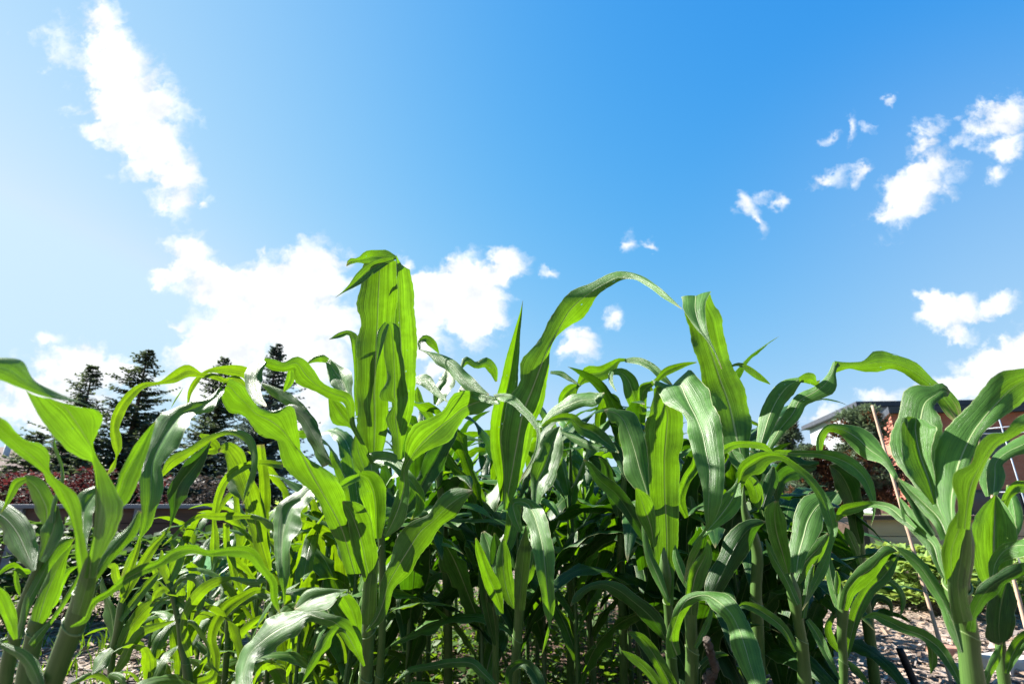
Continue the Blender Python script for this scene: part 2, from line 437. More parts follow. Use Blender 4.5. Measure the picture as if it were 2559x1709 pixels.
def bar(a, b, w, h=None):
    """square bar between two points"""
    a = np.asarray(a, float); b = np.asarray(b, float); h = h or w
    t = (b - a) / np.linalg.norm(b - a); ref = np.array([0, 0, 1.]) if abs(t[2]) < .9 else np.array([1., 0, 0])
    s = np.cross(t, ref); s /= np.linalg.norm(s); u = np.cross(s, t)
    v = np.array([p + s * i * w / 2 + u * j * h / 2 for p in (a, b) for j in (-1, 1) for i in (-1, 1)])
    f = [(0, 1, 3, 2), (4, 6, 7, 5), (0, 4, 5, 1), (2, 3, 7, 6), (0, 2, 6, 4), (1, 5, 7, 3)]
    return v, f, np.zeros((8, 2))

# ------------------------------------------------------------------ corn traced from sightings
FR = {'S': (0, 0, 1.0898), 'A': (0, 850, .27421), 'B': (600, 600, .27421), 'C': (1200, 640, .27421),
      'D': (1800, 850, .3252), 'E': (0, 1230, .30554), 'F': (600, 1230, .30554), 'G': (1250, 1230, .30554),
      'H': (1859, 1230, .30554), 'I': (640, 950, .27421), 'J': (1250, 950, .27421), 'K': (350, 1000, .21687),
      'Q': (2100, 980, .19767), 'M': (0, 1080, .19133), 'N': (425, 850, .4743)}
def px_rows(items):
    out = []; fr = FR['S']
    for it in items:
        if isinstance(it, str): fr = FR[it]; continue
        x0, y0, s = fr
        if len(it) == 6:
            out.append([x0 + it[0] * s, y0 + it[1] * s, x0 + it[2] * s, y0 + it[3] * s, x0 + it[4] * s, y0 + it[5] * s])
        else:
            out.append([x0 + it[0] * s, y0 + it[1] * s, it[2] * s, it[3] * s])
    return out
SUN_IMG = np.array([-.85, -.53])
def strip(items, depth, dz=(0, 0), bow=0., tilt=.2, fold=0., rt=0., fr=1., seed=0, ruffle=.10, cup=.15, v=(0, 1), start=None, ends=None, **k):
    rows = px_rows(items)
    lmr = len(rows[0]) == 6
    P = np.array(rows)
    mids = P[:, 2:4] if lmr else P[:, 0:2]
    ch = np.concatenate([[0], np.cumsum(np.maximum(np.linalg.norm(np.diff(mids, axis=0), axis=1), 4))])
    n = max(14, int(ch[-1] / 9)); n = min(n, 90)
    tt = np.linspace(0, ch[-1], n)
    Q = hermite(ch, P, tt); u = tt / ch[-1]
    if lmr:
        l2, m2, r2 = Q[:, 0:2], Q[:, 2:4], Q[:, 4:6]
    else:
        m2 = Q[:, 0:2]; t = np.gradient(m2, axis=0); t /= np.linalg.norm(t, axis=1)[:, None] + 1e-9
        for _ in range(3):
            t[1:-1] = (t[:-2] + t[1:-1] * 2 + t[2:]) / 4; t /= np.linalg.norm(t, axis=1)[:, None] + 1e-9
        nl = np.stack([t[:, 1], -t[:, 0]], 1)
        wl = np.maximum(Q[:, 2], .25); wr = np.maximum(Q[:, 3], .25)
        l2 = m2 + nl * wl[:, None]; r2 = m2 - nl * wr[:, None]
    _fr = random.Random(seed * 3 + 1).choice((-.34, -.26, .24, .32)) * fr
    kn = lambda q: np.interp(u, np.linspace(0, 1, len(q)), q) if isinstance(q, (tuple, list)) else np.full(n, float(q))
    tl = kn(tilt); fo = kn(fold) + _fr; rr_ = kn(rt)
    # how the blade leans in depth: >0 turns the seen face up to the left, <0 turns it away from there
    lit = np.clip(tl * .8, -1, 1.15)
    ga = np.where(lit > 0, -.62 * lit, -.34 * lit); gb = np.where(lit > 0, .72 * lit, .42 * lit)
    sc_ = depth / FPX
    step = np.diff(m2, axis=0); slope = ga[1:] * step[:, 0] * sc_ - gb[1:] * step[:, 1] * sc_
    run = np.concatenate([[0], np.cumsum(slope)])
    lim = .3 * depth
    run = lim * np.tanh(run / lim)
    if isinstance(rt, tuple) or rt != 0: run = run * 0; dzw = 1.0
    else: dzw = .4
    zz = kn(dz)
    z0 = zz[0] if start is None else start
    d = depth + z0 + (zz - zz[0]) * dzw + run + bow * 4 * u * (1 - u) * dzw
    if ends is not None: ends.append(float(d[-1] - depth))
    def edge(e2, sg):
        o = e2 - m2; w = np.linalg.norm(o, axis=1)
        return (ga * o[:, 0] - gb * o[:, 1] + (sg * rr_ - fo) * w) * d / FPX
    dl = d + edge(l2, 1.0); dr = d + edge(r2, -1.0)
    f3 = lambda e2, z: CAMP + (FWD + RGT * ((e2[:, 0] - CX) / FPX)[:, None] + UP * ((CY - e2[:, 1]) / FPX)[:, None]) * z[:, None]
    return blade(f3(m2, d), f3(l2, dl), f3(r2, dr), seed, ruffle, cup, v[0], v[1])
_leaf_n = [0]
def L(*items, tip=None, **k): return dict(items=items, tip=tip, **k)

def stalk_mesh(rows, depth, nodes, extend=True, lean=0.0, dzs=(0, 0)):
    P = np.array([[r[0], r[1], r[2]] for r in rows])
    ch = np.concatenate([[0], np.cumsum(np.maximum(np.linalg.norm(np.diff(P[:, :2], axis=0), axis=1), 3))])
    n = max(20, int(ch[-1] / 5)); tt = np.linspace(0, ch[-1], n); Q = hermite(ch, P, tt)
    u = tt / ch[-1]; d = depth + dzs[0] + (dzs[1] - dzs[0]) * u
    path = CAMP + (FWD + RGT * ((Q[:, 0] - CX) / FPX)[:, None] + UP * ((CY - Q[:, 1]) / FPX)[:, None]) * d[:, None]
    rad = Q[:, 2] * .5 / FPX * d
    rad = rad * np.interp(u, [0, .82, .95, 1], [1, 1, .5, .12])
    for (nx, ny) in nodes:
        k = np.argmin((Q[:, 0] - nx) ** 2 + (Q[:, 1] - ny) ** 2)
        dist = np.abs(np.arange(n) - k)
        rad = rad * (1 + .07 * np.exp(-(dist / 1.6) ** 2)) * np.where((np.arange(n) > k) & (np.arange(n) < k + 3), .95, 1)
    if extend:
        b0 = path[0]; r0 = rad[0]
        t0 = (path[0] - path[3]); t0 /= np.linalg.norm(t0)
        g = np.array([b0[0] + t0[0] * b0[2] * .5, b0[1] + t0[1] * b0[2] * .5, -.03])
        m_ = 14
        ex = [b0 + (g - b0) * (1 - i / m_) for i in range(m_)]
        # ease from the straight line into the stalk's own direction
        er = [r0 * (1.12 - .12 * i / m_) for i in range(m_)]
        path = np.concatenate([np.array(ex), path]); rad = np.concatenate([er, rad])
    return path, rad
def hero(label, depth, stalk, nodes, leaves, mat='leaf', stalks2=(), group='corn plants in the vegetable plot', dzs=(0, .02)):
    sr = [(r[0], r[1], r[2]) for r in px_rows([s if isinstance(s, str) else (s[0], s[1], s[2], 0) for s in stalk])]
    nd = [(r[0], r[1]) for r in px_rows([s if isinstance(s, str) else (s[0], s[1], 0, 0) for s in nodes])]
    path, rad = stalk_mesh(sr, depth, nd, dzs=dzs)
    root = thing('corn_plant', (path[0][0], path[0][1], 0), label, 'corn plant', group)
    v, f, u = tube(path, rad, 14)
    mesh_obj('stalk', v, f, MAT['stalk'], root, u)
    for si, (nx, ny) in enumerate(nd):
        q = np.array([[CX + FPX * ((p - CAMP) @ RGT) / ((p - CAMP) @ FWD), CY - FPX * ((p - CAMP) @ UP) / ((p - CAMP) @ FWD)] for p in path])
        k = int(np.argmin((q[:, 0] - nx) ** 2 + (q[:, 1] - ny) ** 2)); k = max(k, 4)
        ln = np.concatenate([[0], np.cumsum(np.linalg.norm(np.diff(path, axis=0), axis=1))])
        j = int(np.searchsorted(ln, max(0, ln[k] - .13)))
        tt = np.linspace(ln[j], ln[k], 18)
        pp = np.stack([np.interp(tt, ln, path[:, c_]) for c_ in range(3)], 1); r_ = np.interp(tt, ln, rad) * np.linspace(1.015, 1.075, 18)
        v, f, u = tube(pp, r_, 18, cap=False)
        w_ = np.linspace(0, 1, 18).repeat(19)                       # slanting upper edge, open down one side
        an_ = np.tile(np.linspace(0, 2 * math.pi, 19), 18)
        tdir = (pp[-1] - pp[-4]) / np.linalg.norm(pp[-1] - pp[-4])
        v = v + tdir * (w_ ** 3 * np.cos(an_ + si * 2.2) * r_[-1] * .55)[:, None]
        sh = mesh_obj('leaf_sheath', v, f, MAT['stalk'], root, u)
        rim = v[17 * 19:18 * 19]; cen = rim.mean(axis=0)
        band = np.concatenate([rim + (rim - cen) * .012 - tdir * r_[-1] * .09, rim + (rim - cen) * .045 + tdir * r_[-1] * .03, rim - (rim - cen) * .05 + tdir * r_[-1] * .05])
        bf = [(g_ * 19 + i_, g_ * 19 + i_ + 1, (g_ + 1) * 19 + i_ + 1, (g_ + 1) * 19 + i_) for g_ in (0, 1) for i_ in range(18)]
        mesh_obj('collar', band, bf, MAT['collar'], sh, np.stack([np.tile(np.linspace(0, 1, 19), 3), np.repeat([0, .5, 1], 19)], 1))
    for i, lf in enumerate(leaves):
        _leaf_n[0] += 1; sd = _leaf_n[0] * 7 + 3
        k = {a: b for a, b in lf.items() if a not in ('items', 'tip', 'mat')}
        k.setdefault('ruffle', .10)
        ends = []
        parts = [strip(lf['items'], depth, seed=sd, v=(0, .8 if lf['tip'] else 1), ends=ends, **k)]
        if lf['tip']:
            tp = lf['tip']; k2 = {a: b for a, b in tp.items() if a not in ('items', 'tip', 'mat', 'off')}
            parts.append(strip(tp['items'], depth, seed=sd + 1, v=(.72, 1), start=ends[0] + tp.get('off', -.005), **k2))
        v, f, u = merge(parts)
        mesh_obj('leaf', v, f, MAT[lf.get('mat', mat)], root, u)
    return root
# ---- far left, thick leaning stalk close to the lens
hero("thick leaning cornstalk in front at the far left, its broad leaf folded over above it", .56,
 ['E',(370,1700,150),(400,1620,150),(450,1480,150),(520,1290,148),(600,1090,150),(650,950,148),(705,770,140),(722,660,115),(735,560,60)],
 ['E',(600,1090),(705,770)], [
 L('E',(640,1000,60,60),(690,830,76,70),(722,690,70,62),(742,560,46,40),(760,430,16,14),dz=(-.028,-.03),tilt=.05,fold=-.35,fr=0,ruffle=.01,mat='sheath'),
 L('E',(680,700,728,700,778,700),(718,560,742,560,812,560),(745,420,758,420,890,425),(766,280,772,280,985,270),(775,120,782,120,1035,110),(778,0,784,0,985,10),'A',(858,1200,868,1200,965,1190),(838,1110,850,1100,895,1090),(815,1095,838,1000,846,975),(690,1040,760,850,880,835),(560,940,670,715,912,720),(440,820,590,610,912,668),(330,660,515,560,900,642),(232,455,460,530,880,630),
   dz=(-.03,-.07),tilt=(0,0,-.2,-.3,-.3),fold=(.2,.3,-.2,-.2),ruffle=.03,
   tip=L('A',(892,646,886,638,880,630),(700,564,690,552,690,543),(460,534,465,490,470,445),(230,457,290,410,310,362),(0,352,80,270,165,188),(-150,290,-100,220,-60,172),(-300,230,-290,210,-280,190),dz=(-.07,-.14),tilt=0,rt=-1.4,ruffle=.02)),
 L('E',(690,720,40,60),(660,520,40,60),(630,330,30,60),'A',(600,1430,70,95),(535,1320,60,35),(475,1250,60,15),(420,1190,30,30),(365,1125,40,110),(280,1050,55,125),(180,970,65,75),(80,880,75,75),(0,810,75,95),(-90,720,60,60),dz=(-.02,-.09),tilt=-.2,ruffle=.05),
 L('E',(745,720,30,40),(860,550,55,60),(970,410,55,65),(1070,300,30,62),(1140,150,12,22),dz=(-.02,.04),tilt=.3),
 L('E',(800,640,40,40),'A',(1000,1500,60,90),(1080,1400,60,115),(1135,1240,62,140),(1220,1080,60,110),(1310,930,50,60),(1370,810,20,30),(1415,740,4,4),dz=(.03,.15),tilt=-.4),
 L('E',(575,1100,6,6),(690,1040,20,26),(745,920,30,25),(900,810,22,30),(1060,690,38,38),(1150,645,48,36),(1290,590,36,24),(1430,490,34,60),(1560,470,45,30),(1700,500,28,22),(1880,475,28,48),(2050,500,55,55),(2150,620,30,48),(2230,740,34,30),(2245,880,28,28),(2290,990,4,4),dz=(-.02,.12),tilt=-.15,ruffle=.06),
 L('E',(720,560,20,20),(690,410,40,30),(680,270,75,60),(700,120,90,75),(765,20,60,45),(840,-70,12,12),dz=(.03,.1),tilt=1.4,mat='leaf'),
])
# ---- slim plant left of it
hero("slim pale cornstalk at the left edge with a teal leaf hanging over", .64,
 ['E',(10,1700,90),(35,1600,90),(65,1400,95),(130,1150,90),(200,900,80),(260,740,75),(330,560,58),(390,380,46),(440,200,36)],['E',(130,1150)],[
 L('E',(425,250,22,22),(450,60,20,22),'A',(555,1330,22,22),(560,1150,17,17),(515,1020,18,18),(490,930,12,12),(505,880,3,3),dz=(0,.02),tilt=.6,ruffle=.02),
 L('E',(330,560,30,40),(385,430,50,60),(430,320,85,60),(455,210,60,35),(475,110,8,8),dz=(-.01,-.03),tilt=1.1),
 L('E',(275,640,20,20),(215,490,95,85),(145,340,120,130),(60,230,90,130),(-40,160,90,110),(-130,120,40,40),dz=(0,0),tilt=1.2,ruffle=.06),
 L('E',(375,270,25,40),'A',(425,1540,90,60),(380,1430,85,85),(310,1320,62,80),(235,1262,22,40),(215,1248,10,20),dz=(.02,-.02),tilt=.7,
   tip=L('A',(235,1258,30,16),(150,1300,46,44),(100,1390,44,34),(50,1500,20,15),(5,1575,2,2),dz=(-.02,0),tilt=-.6,ruffle=.04)),
 L('E',(125,1200,20,20),(90,1080,55,60),(40,950,55,70),(0,850,45,60),(-60,760,25,25),dz=(-.03,-.1),tilt=-.2),
 L('E',(60,1200,20,20),(0,1225,30,30),(80,1275,30,36),(180,1330,55,55),(260,1430,65,65),(315,1560,60,50),(340,1640,25,25),dz=(-.05,-.1),tilt=.5),
 L('E',(150,1190,30,20),(225,900,38,40),(320,720,40,32),(395,580,40,40),(465,480,52,50),(545,405,50,45),(612,372,3,3),dz=(-.02,.06),tilt=.35),
])
hero("second slim cornstalk at the left edge, half behind the leaning one", .72,
 ['E',(165,1720,130),(195,1600,128),(230,1400,120),(285,1150,110),(310,1000,110),(330,900,70)],['E',(285,1150)],[
 L('E',(310,1060,60,60),(380,830,70,90),(455,650,60,80),(530,505,40,36),(592,425,4,4),dz=(0,.06),tilt=-.2),
 L('E',(250,1250,30,40),(320,1160,30,40),(390,1080,14,24),(480,960,16,22),(600,760,16,18),(660,640,3,3),dz=(-.01,.08),tilt=.1),
 L('E',(310,1000,20,30),(420,900,40,40),(500,740,30,30),(560,640,24,24),(640,600,3,3),dz=(.04,.1),tilt=-.4),
 L('E',(290,640,10,10),(180,650,20,30),(110,590,22,22),(40,620,20,16),(-30,690,4,4),dz=(.1,.0),tilt=-.5),
 L('E',(220,690,10,10),(140,640,24,24),(130,720,26,26),(150,800,20,20),(162,850,3,3),dz=(.08,.05),tilt=-.5),
])
# ---- the plant with the long leaf bent down to the left
hero("sturdy corn plant left of centre whose long leaf bends down over to the left", 1.12,
 ['F',(1010,1690,100),(1015,1620,100),(1030,1450,100),(1045,1140,108),(1060,1000,112),(1055,850,112),(1065,700,95),(1110,560,60),(1150,430,40)],['F',(1020,1500),(1045,1130)],[
 L('F',(1045,1080,56,58),(1055,900,62,62),(1062,760,58,60),(1085,620,40,44),(1110,520,8,8),dz=(-.032,-.03),tilt=.1,fold=-.35,fr=0,ruffle=.01,mat='sheath'),
 L('N',(930,1230,975,1230,1010,1225),(830,960,890,960,950,950),(745,800,805,810,915,810),(620,700,738,685,880,725),(588,620,690,595,765,655),(570,535,645,540,700,600),(480,512,590,470,685,520),(438,480,530,425,648,352),(408,420,452,388,545,372),(372,386,402,335,470,358),(310,375,350,285,415,290),(274,320,315,245,368,226),(270,300,295,240,312,202),
   dz=(-.02,-.14),bow=-.02,tilt=(-.1,-.4,-.6,-.5),fold=.1,ruffle=.05,
   tip=L('A',(2045,470,2010,430,2062,362),(2012,530,1990,490,1960,470),(1930,628,1840,600,1780,565),(1765,690,1640,690,1540,628),(1750,805,1560,790,1420,670),(1620,985,1470,930,1365,830),(1480,1145,1390,1120,1305,1030),(1470,1310,1375,1300,1282,1220),(1455,1480,1365,1480,1280,1450),'E',(1292,110,1215,120,1150,110),(1242,270,1190,270,1140,260),(1142,388,1137,385,1131,380),(1062,560,1045,560,1028,560),(988,738,980,740,974,740),
     dz=(-.14,-.26),bow=-.03,tilt=(1.2,1.2,1.2,1.0,.2,-.6,-.6),fold=-.1,ruffle=.06)),
 L('F',(1060,720,50,40),(1025,560,72,100),(990,400,80,118),(940,250,62,128),(885,130,50,90),(838,72,5,5),dz=(-.02,-.06),tilt=-.4,fold=.3),
 L('I',(1100,1440,30,40),(1090,1260,75,85),(1085,1110,105,105),(1055,970,125,112),(1010,890,112,90),(950,860,50,40),dz=(.02,.06),tilt=-.6,fold=.5,
   tip=L('I',(940,868,46,20),(870,905,34,36),(790,955,26,34),(700,1000,4,4),dz=(.06,.0),tilt=.3)),
 L('I',(1175,1420,15,20),(1240,1300,34,80),(1310,1130,70,85),(1350,960,50,52),(1352,810,28,36),(1392,735,48,30),(1470,625,140,72),(1560,530,165,115),(1665,435,115,150),(1775,350,110,100),(1885,262,165,80),(2000,205,110,115),(2100,180,50,75),(2180,182,30,34),
   dz=(-.02,.02),bow=-.16,tilt=(.9,1.0,.3,-.5,-.5,-.5,-.2),ruffle=.03,
   tip=L('I',(1850,90,6,6),(1960,130,20,30),(2080,170,34,30),(2200,182,36,38),'C',(140,1295,36,40),(240,1285,38,44),(330,1318,22,56),(390,1390,25,44),(450,1450,28,38),(510,1540,24,28),'J',(342,440,20,20),(345,560,15,15),(300,720,12,12),(230,840,12,14),(165,945,1,1),dz=(0,-.12),bow=-.05,tilt=1.2,ruffle=.05)),
 L('F',(1030,1135,5,10),(1110,1040,28,50),(1170,900,38,58),(1205,770,60,58),(1290,610,80,110),(1390,450,128,112),(1480,315,112,115),(1580,230,70,80),(1690,120,90,108),(1800,40,90,60),(1905,-15,4,4),dz=(-.04,-.10),tilt=(.5,.2,.1,.5),ruffle=.08),
 L('I',(840,1330,20,20),(700,1040,30,30),(600,975,40,40),(500,1000,80,80),(410,1090,76,95),'F',(415,120,95,72),(370,240,112,90),(345,400,92,76),(342,560,66,62),(352,700,44,36),(362,840,10,12),(366,930,1,1),dz=(-.04,-.22),tilt=(.5,1.5,1.6,1.0,-.4),ruffle=.08),
 L('F',(985,1240,10,10),(965,1150,22,30),(935,1030,40,60),(890,915,80,62),(830,825,60,40),dz=(-.03,-.06),tilt=-.7,
   tip=L('F',(880,820,20,30),(800,815,44,24),(710,830,105,42),(590,870,112,86),(490,930,50,50),(440,952,3,3),dz=(-.06,-.12),tilt=1.5,ruffle=.05)),
 L('F',(1015,1420,10,10),(965,1330,20,40),(900,1210,40,110),(830,1110,50,90),(750,1050,55,50),(660,1030,48,60),(560,1000,62,62),(440,1065,100,118),(300,1135,110,112),(185,1215,98,72),(85,1310,80,72),(35,1440,80,70),(20,1620,80,60),dz=(-.03,-.3),tilt=(-.3,.2,1.2,1.5,1.4,1.2),ruffle=.08),
 L('F',(860,1130,10,10),(790,1120,30,30),(735,1160,28,28),(695,1225,50,48),(645,1315,38,38),(580,1420,28,28),(505,1560,4,4),dz=(-.05,-.2),tilt=-.4),
 L('F',(1010,560,30,40),(935,560,60,60),(870,520,60,70),(830,420,30,40),(800,340,8,8),dz=(.04,.1),tilt=.8),
])
# ---- the very tall plant with two upright leaves
hero("tallest corn plant, two broad upright leaves against the white cloud", 1.36,
 ['F',(1120,1690,64),(1130,1600,64),(1150,1350,62),'I',(1140,1400,66),(1120,1000,66),(1100,800,62),(1085,700,40)],['F',(1140,1500)],[
 L('I',(1020,760,1075,760,1115,760),(940,560,1080,560,1180,560),(925,300,1085,300,1205,300),'B',(1055,1400,1225,1400,1370,1400),(1073,1260,1230,1260,1385,1260),(1058,1100,1236,1100,1395,1100),(1064,920,1244,920,1412,920),(1096,745,1252,745,1418,745),(1070,600,1258,600,1428,600),(1086,480,1263,480,1432,480),(1098,370,1268,370,1432,370),(1112,250,1275,250,1426,240),(1130,210,1285,205,1420,185),
   dz=(0,.03),bow=.02,tilt=(-.2,-.55,-.55,-.5,-.45),fold=-.08,ruffle=.05,
   tip=L('B',(1400,175,12,20),(1290,212,36,44),(1190,265,52,62),(1095,350,50,58),(1012,420,24,26),(950,465,9,9),(865,525,1,1),off=.002,dz=(0,-.05),tilt=.25,ruffle=.04)),
 L('I',(1260,720,1290,720,1320,720),(1230,500,1290,500,1360,500),'B',(1390,1500,1490,1500,1590,1500),(1380,1370,1484,1370,1588,1370),(1372,1230,1478,1230,1604,1230),(1372,1060,1470,1060,1612,1060),(1376,880,1462,880,1606,880),(1380,720,1452,720,1606,720),(1395,600,1447,600,1584,600),(1415,480,1444,480,1580,480),(1424,380,1441,380,1572,375),(1425,300,1437,300,1556,300),(1424,230,1432,225,1540,262),(1421,175,1427,170,1478,235),(1420,138,1424,138,1438,165),
   dz=(.03,.075),tilt=(-.1,-.4,-.4,-.4,-.3),fold=-.1,ruffle=.05,
   tip=L('B',(1425,165,10,20),(1330,170,36,78),(1250,150,58,60),(1150,163,62,62),(1075,185,20,22),(1000,195,28,25),(968,238,2,2),off=.03,dz=(0,.03),tilt=(.6,.4,-.4,.3),ruffle=.1)),
 L('I',(1310,720,20,20),(1290,520,45,30),(1275,360,100,58),(1272,180,62,108),'B',(1415,1450,90,110),(1410,1270,75,104),(1405,1130,80,92),(1400,1000,88,62),(1390,890,78,72),(1372,800,48,68),(1348,760,16,26),dz=(-.085,-.11),tilt=(0,-.2,-.2,-.2),ruffle=.06,
   tip=L('B',(1345,760,16,30),(1300,840,36,46),(1275,970,29,35),(1250,1090,11,12),(1228,1240,2,2),dz=(-.07,-.12),tilt=.45,ruffle=.04)),
 L('B',(1075,1600,20,20),(1058,1420,20,20),(1052,1200,15,25),(1046,1010,24,30),(1030,880,34,40),(990,842,22,22),(930,857,28,25),(808,906,1,1),dz=(.02,.05),tilt=(-.3,-.3,.8),ruffle=.04),
 L('I',(1060,760,15,15),(965,570,18,18),(885,420,25,25),'B',(960,1440,46,50),(850,1400,60,52),(720,1335,62,54),(600,1225,110,76),(510,1120,68,62),(400,1148,54,36),(300,1130,58,46),(215,1105,36,36),dz=(-.04,-.12),tilt=-.4,ruffle=.06,
   tip=L('B',(215,1095,40,22),(140,1190,66,66),(112,1320,66,66),(150,1430,58,58),(240,1515,8,8),dz=(-.12,-.16),tilt=1.7,ruffle=.1)),
 L('B',(1050,1560,15,15),(985,1410,56,40),(930,1275,108,108),(862,1195,74,72),(805,1095,28,26),dz=(.05,.1),tilt=1.3,ruffle=.08,
   tip=L('B',(800,1100,26,26),(745,1066,46,24),(685,1080,34,30),(608,1132,2,4),dz=(.1,.08),tilt=.2)),
 L('I',(930,520,20,20),(870,420,22,22),(790,330,105,60),(722,235,70,60),(668,150,14,14),dz=(.0,-.04),tilt=-.2),
 L('B',(540,1260,15,15),(470,1180,22,22),(458,1270,36,40),(420,1340,25,25),(396,1385,3,3),dz=(.03,.0),tilt=-.5),
 L('I',(1040,900,30,30),(980,780,60,60),(930,640,60,60),(910,540,30,30),(905,500,4,4),dz=(-.03,-.05),tilt=.2),
 L('I',(1130,1000,30,30),(1060,860,60,50),(1060,740,80,80),(1150,710,60,60),(1250,740,70,60),(1320,820,60,50),(1420,930,50,40),(1490,1060,50,40),(1490,1170,40,40),(1410,1270,4,4),dz=(-.06,-.16),tilt=(.5,1.3,1.3,-.2,-.5),ruffle=.06),
 L('I',(1180,1330,30,30),(1420,1100,60,60),(1560,860,80,90),(1680,640,90,80),(1780,460,60,60),(1835,390,10,10),dz=(.05,.12),tilt=.4,mat='leaf_dark'),
])
# ---- the arching leaf plant
hero("corn plant at the centre with one great leaf arching over to the right", 1.32,
 ['G',(90,1690,72),(110,1560,72),(135,1250,75),(155,1000,80),(165,750,92),(190,500,96),(200,330,60)],['G',(130,1200),(160,760)],[
 L('G',(158,960,44,44),(166,800,52,52),(180,620,58,60),(196,460,48,54),(206,330,14,16),(210,270,3,3),dz=(-.028,-.03),tilt=.05,fold=-.35,fr=0,ruffle=.01,mat='sheath'),
 L('J',(45,1180,20,20),(95,900,55,90),(150,600,140,115),'C',(400,1400,165,138),(470,1225,135,128),(550,1020,180,82),(612,860,130,26),(672,745,105,16),(742,620,118,62),(822,490,118,130),(925,392,108,122),(1040,310,78,62),(1160,240,66,42),(1290,185,44,30),(1410,190,34,25),(1540,258,35,24),(1680,362,28,24),(1775,432,14,14),(1842,484,2,2),
   dz=(0,.01,.03,.05,.06,.04,-.02,-.13,-.26),tilt=(.1,-.2,-.5,-.4,-.3,-.1,.6,1.4,1.4),fold=-.05,ruffle=.045),
 L('J',(20,1100,20,20),(30,900,60,50),'C',(185,1568,100,95),(230,1300,84,90),(272,1100,78,75),(312,850,50,46),(345,650,26,26),(374,500,8,9),(388,405,1,1),dz=(.03,.05),tilt=.1,fold=.9,ruffle=.02,cup=.3),
 L('F',(2145,990,10,10),(2085,810,60,60),(2015,645,50,50),(1970,500,44,32),(1928,372,6,6),dz=(-.04,-.07),tilt=-.6),
 L('F',(2125,1000,30,30),(2095,760,60,60),(2060,560,80,62),(2020,400,72,62),(1985,320,14,14),dz=(-.0,.03),tilt=1.0),
 L('G',(170,320,20,20),(120,180,50,40),(110,90,40,30),(160,75,30,30),(215,90,46,40),(262,150,72,90),(302,260,94,82),(340,400,84,85),(366,600,78,76),(386,800,58,56),(400,960,44,46),(404,1080,9,9),(385,1160,14,12),(343,1320,2,2),dz=(-.03,-.16),tilt=(.6,1.4,1.2,.5,-.2,-.5),ruffle=.06),
 L('J',(320,1150,20,20),(335,950,70,120),(420,760,110,118),(478,590,110,100),(520,470,66,44),(545,420,4,4),dz=(.03,.08),tilt=.9),
 L('G',(170,760,30,30),(215,700,30,40),(255,600,36,40),(282,480,30,30),(300,400,4,4),dz=(.02,.08),tilt=.3),
 L('G',(110,950,6,6),(60,820,60,60),(30,660,60,70),(20,500,50,60),(30,380,10,10),dz=(-.03,-.03),tilt=.2),
 L('G',(80,1640,16,16),(90,1440,36,36),(190,1395,36,40),(260,1450,46,46),(320,1568,50,50),(350,1690,30,30),dz=(-.06,-.2),tilt=.6,mat='leaf_dark'),
])
hero("slim second stalk just left of the arching corn plant", 1.42,
 ['F',(2095,1690,54),(2092,1568,54),(2090,1300,54),(2090,1000,54),(2100,800,56),(2110,620,60),(2130,480,44)],['F',(2090,880)],[
 L('F',(2090,900,70,60),(2095,740,72,80),(2100,560,60,72),(2090,420,40,50),(2080,330,4,4),dz=(-.02,-.02),tilt=.2,mat='leaf_dark'),
 L('F',(2085,1250,10,10),(2040,1050,34,40),(2000,800,40,40),(1990,600,34,40),(2000,480,4,4),dz=(-.02,-.04),tilt=.1,mat='leaf_dark'),
 L('F',(2100,560,20,20),(2180,420,40,60),(2220,260,50,60),(2250,120,50,50),(2270,20,6,6),dz=(.02,.08),tilt=.3),
 L('F',(2080,1568,20,20),(1990,1480,36,36),(1900,1400,40,40),(1750,1390,40,36),(1560,1420,34,30),(1400,1450,24,24),(1260,1560,4,4),dz=(-.04,-.2),tilt=.9),
])
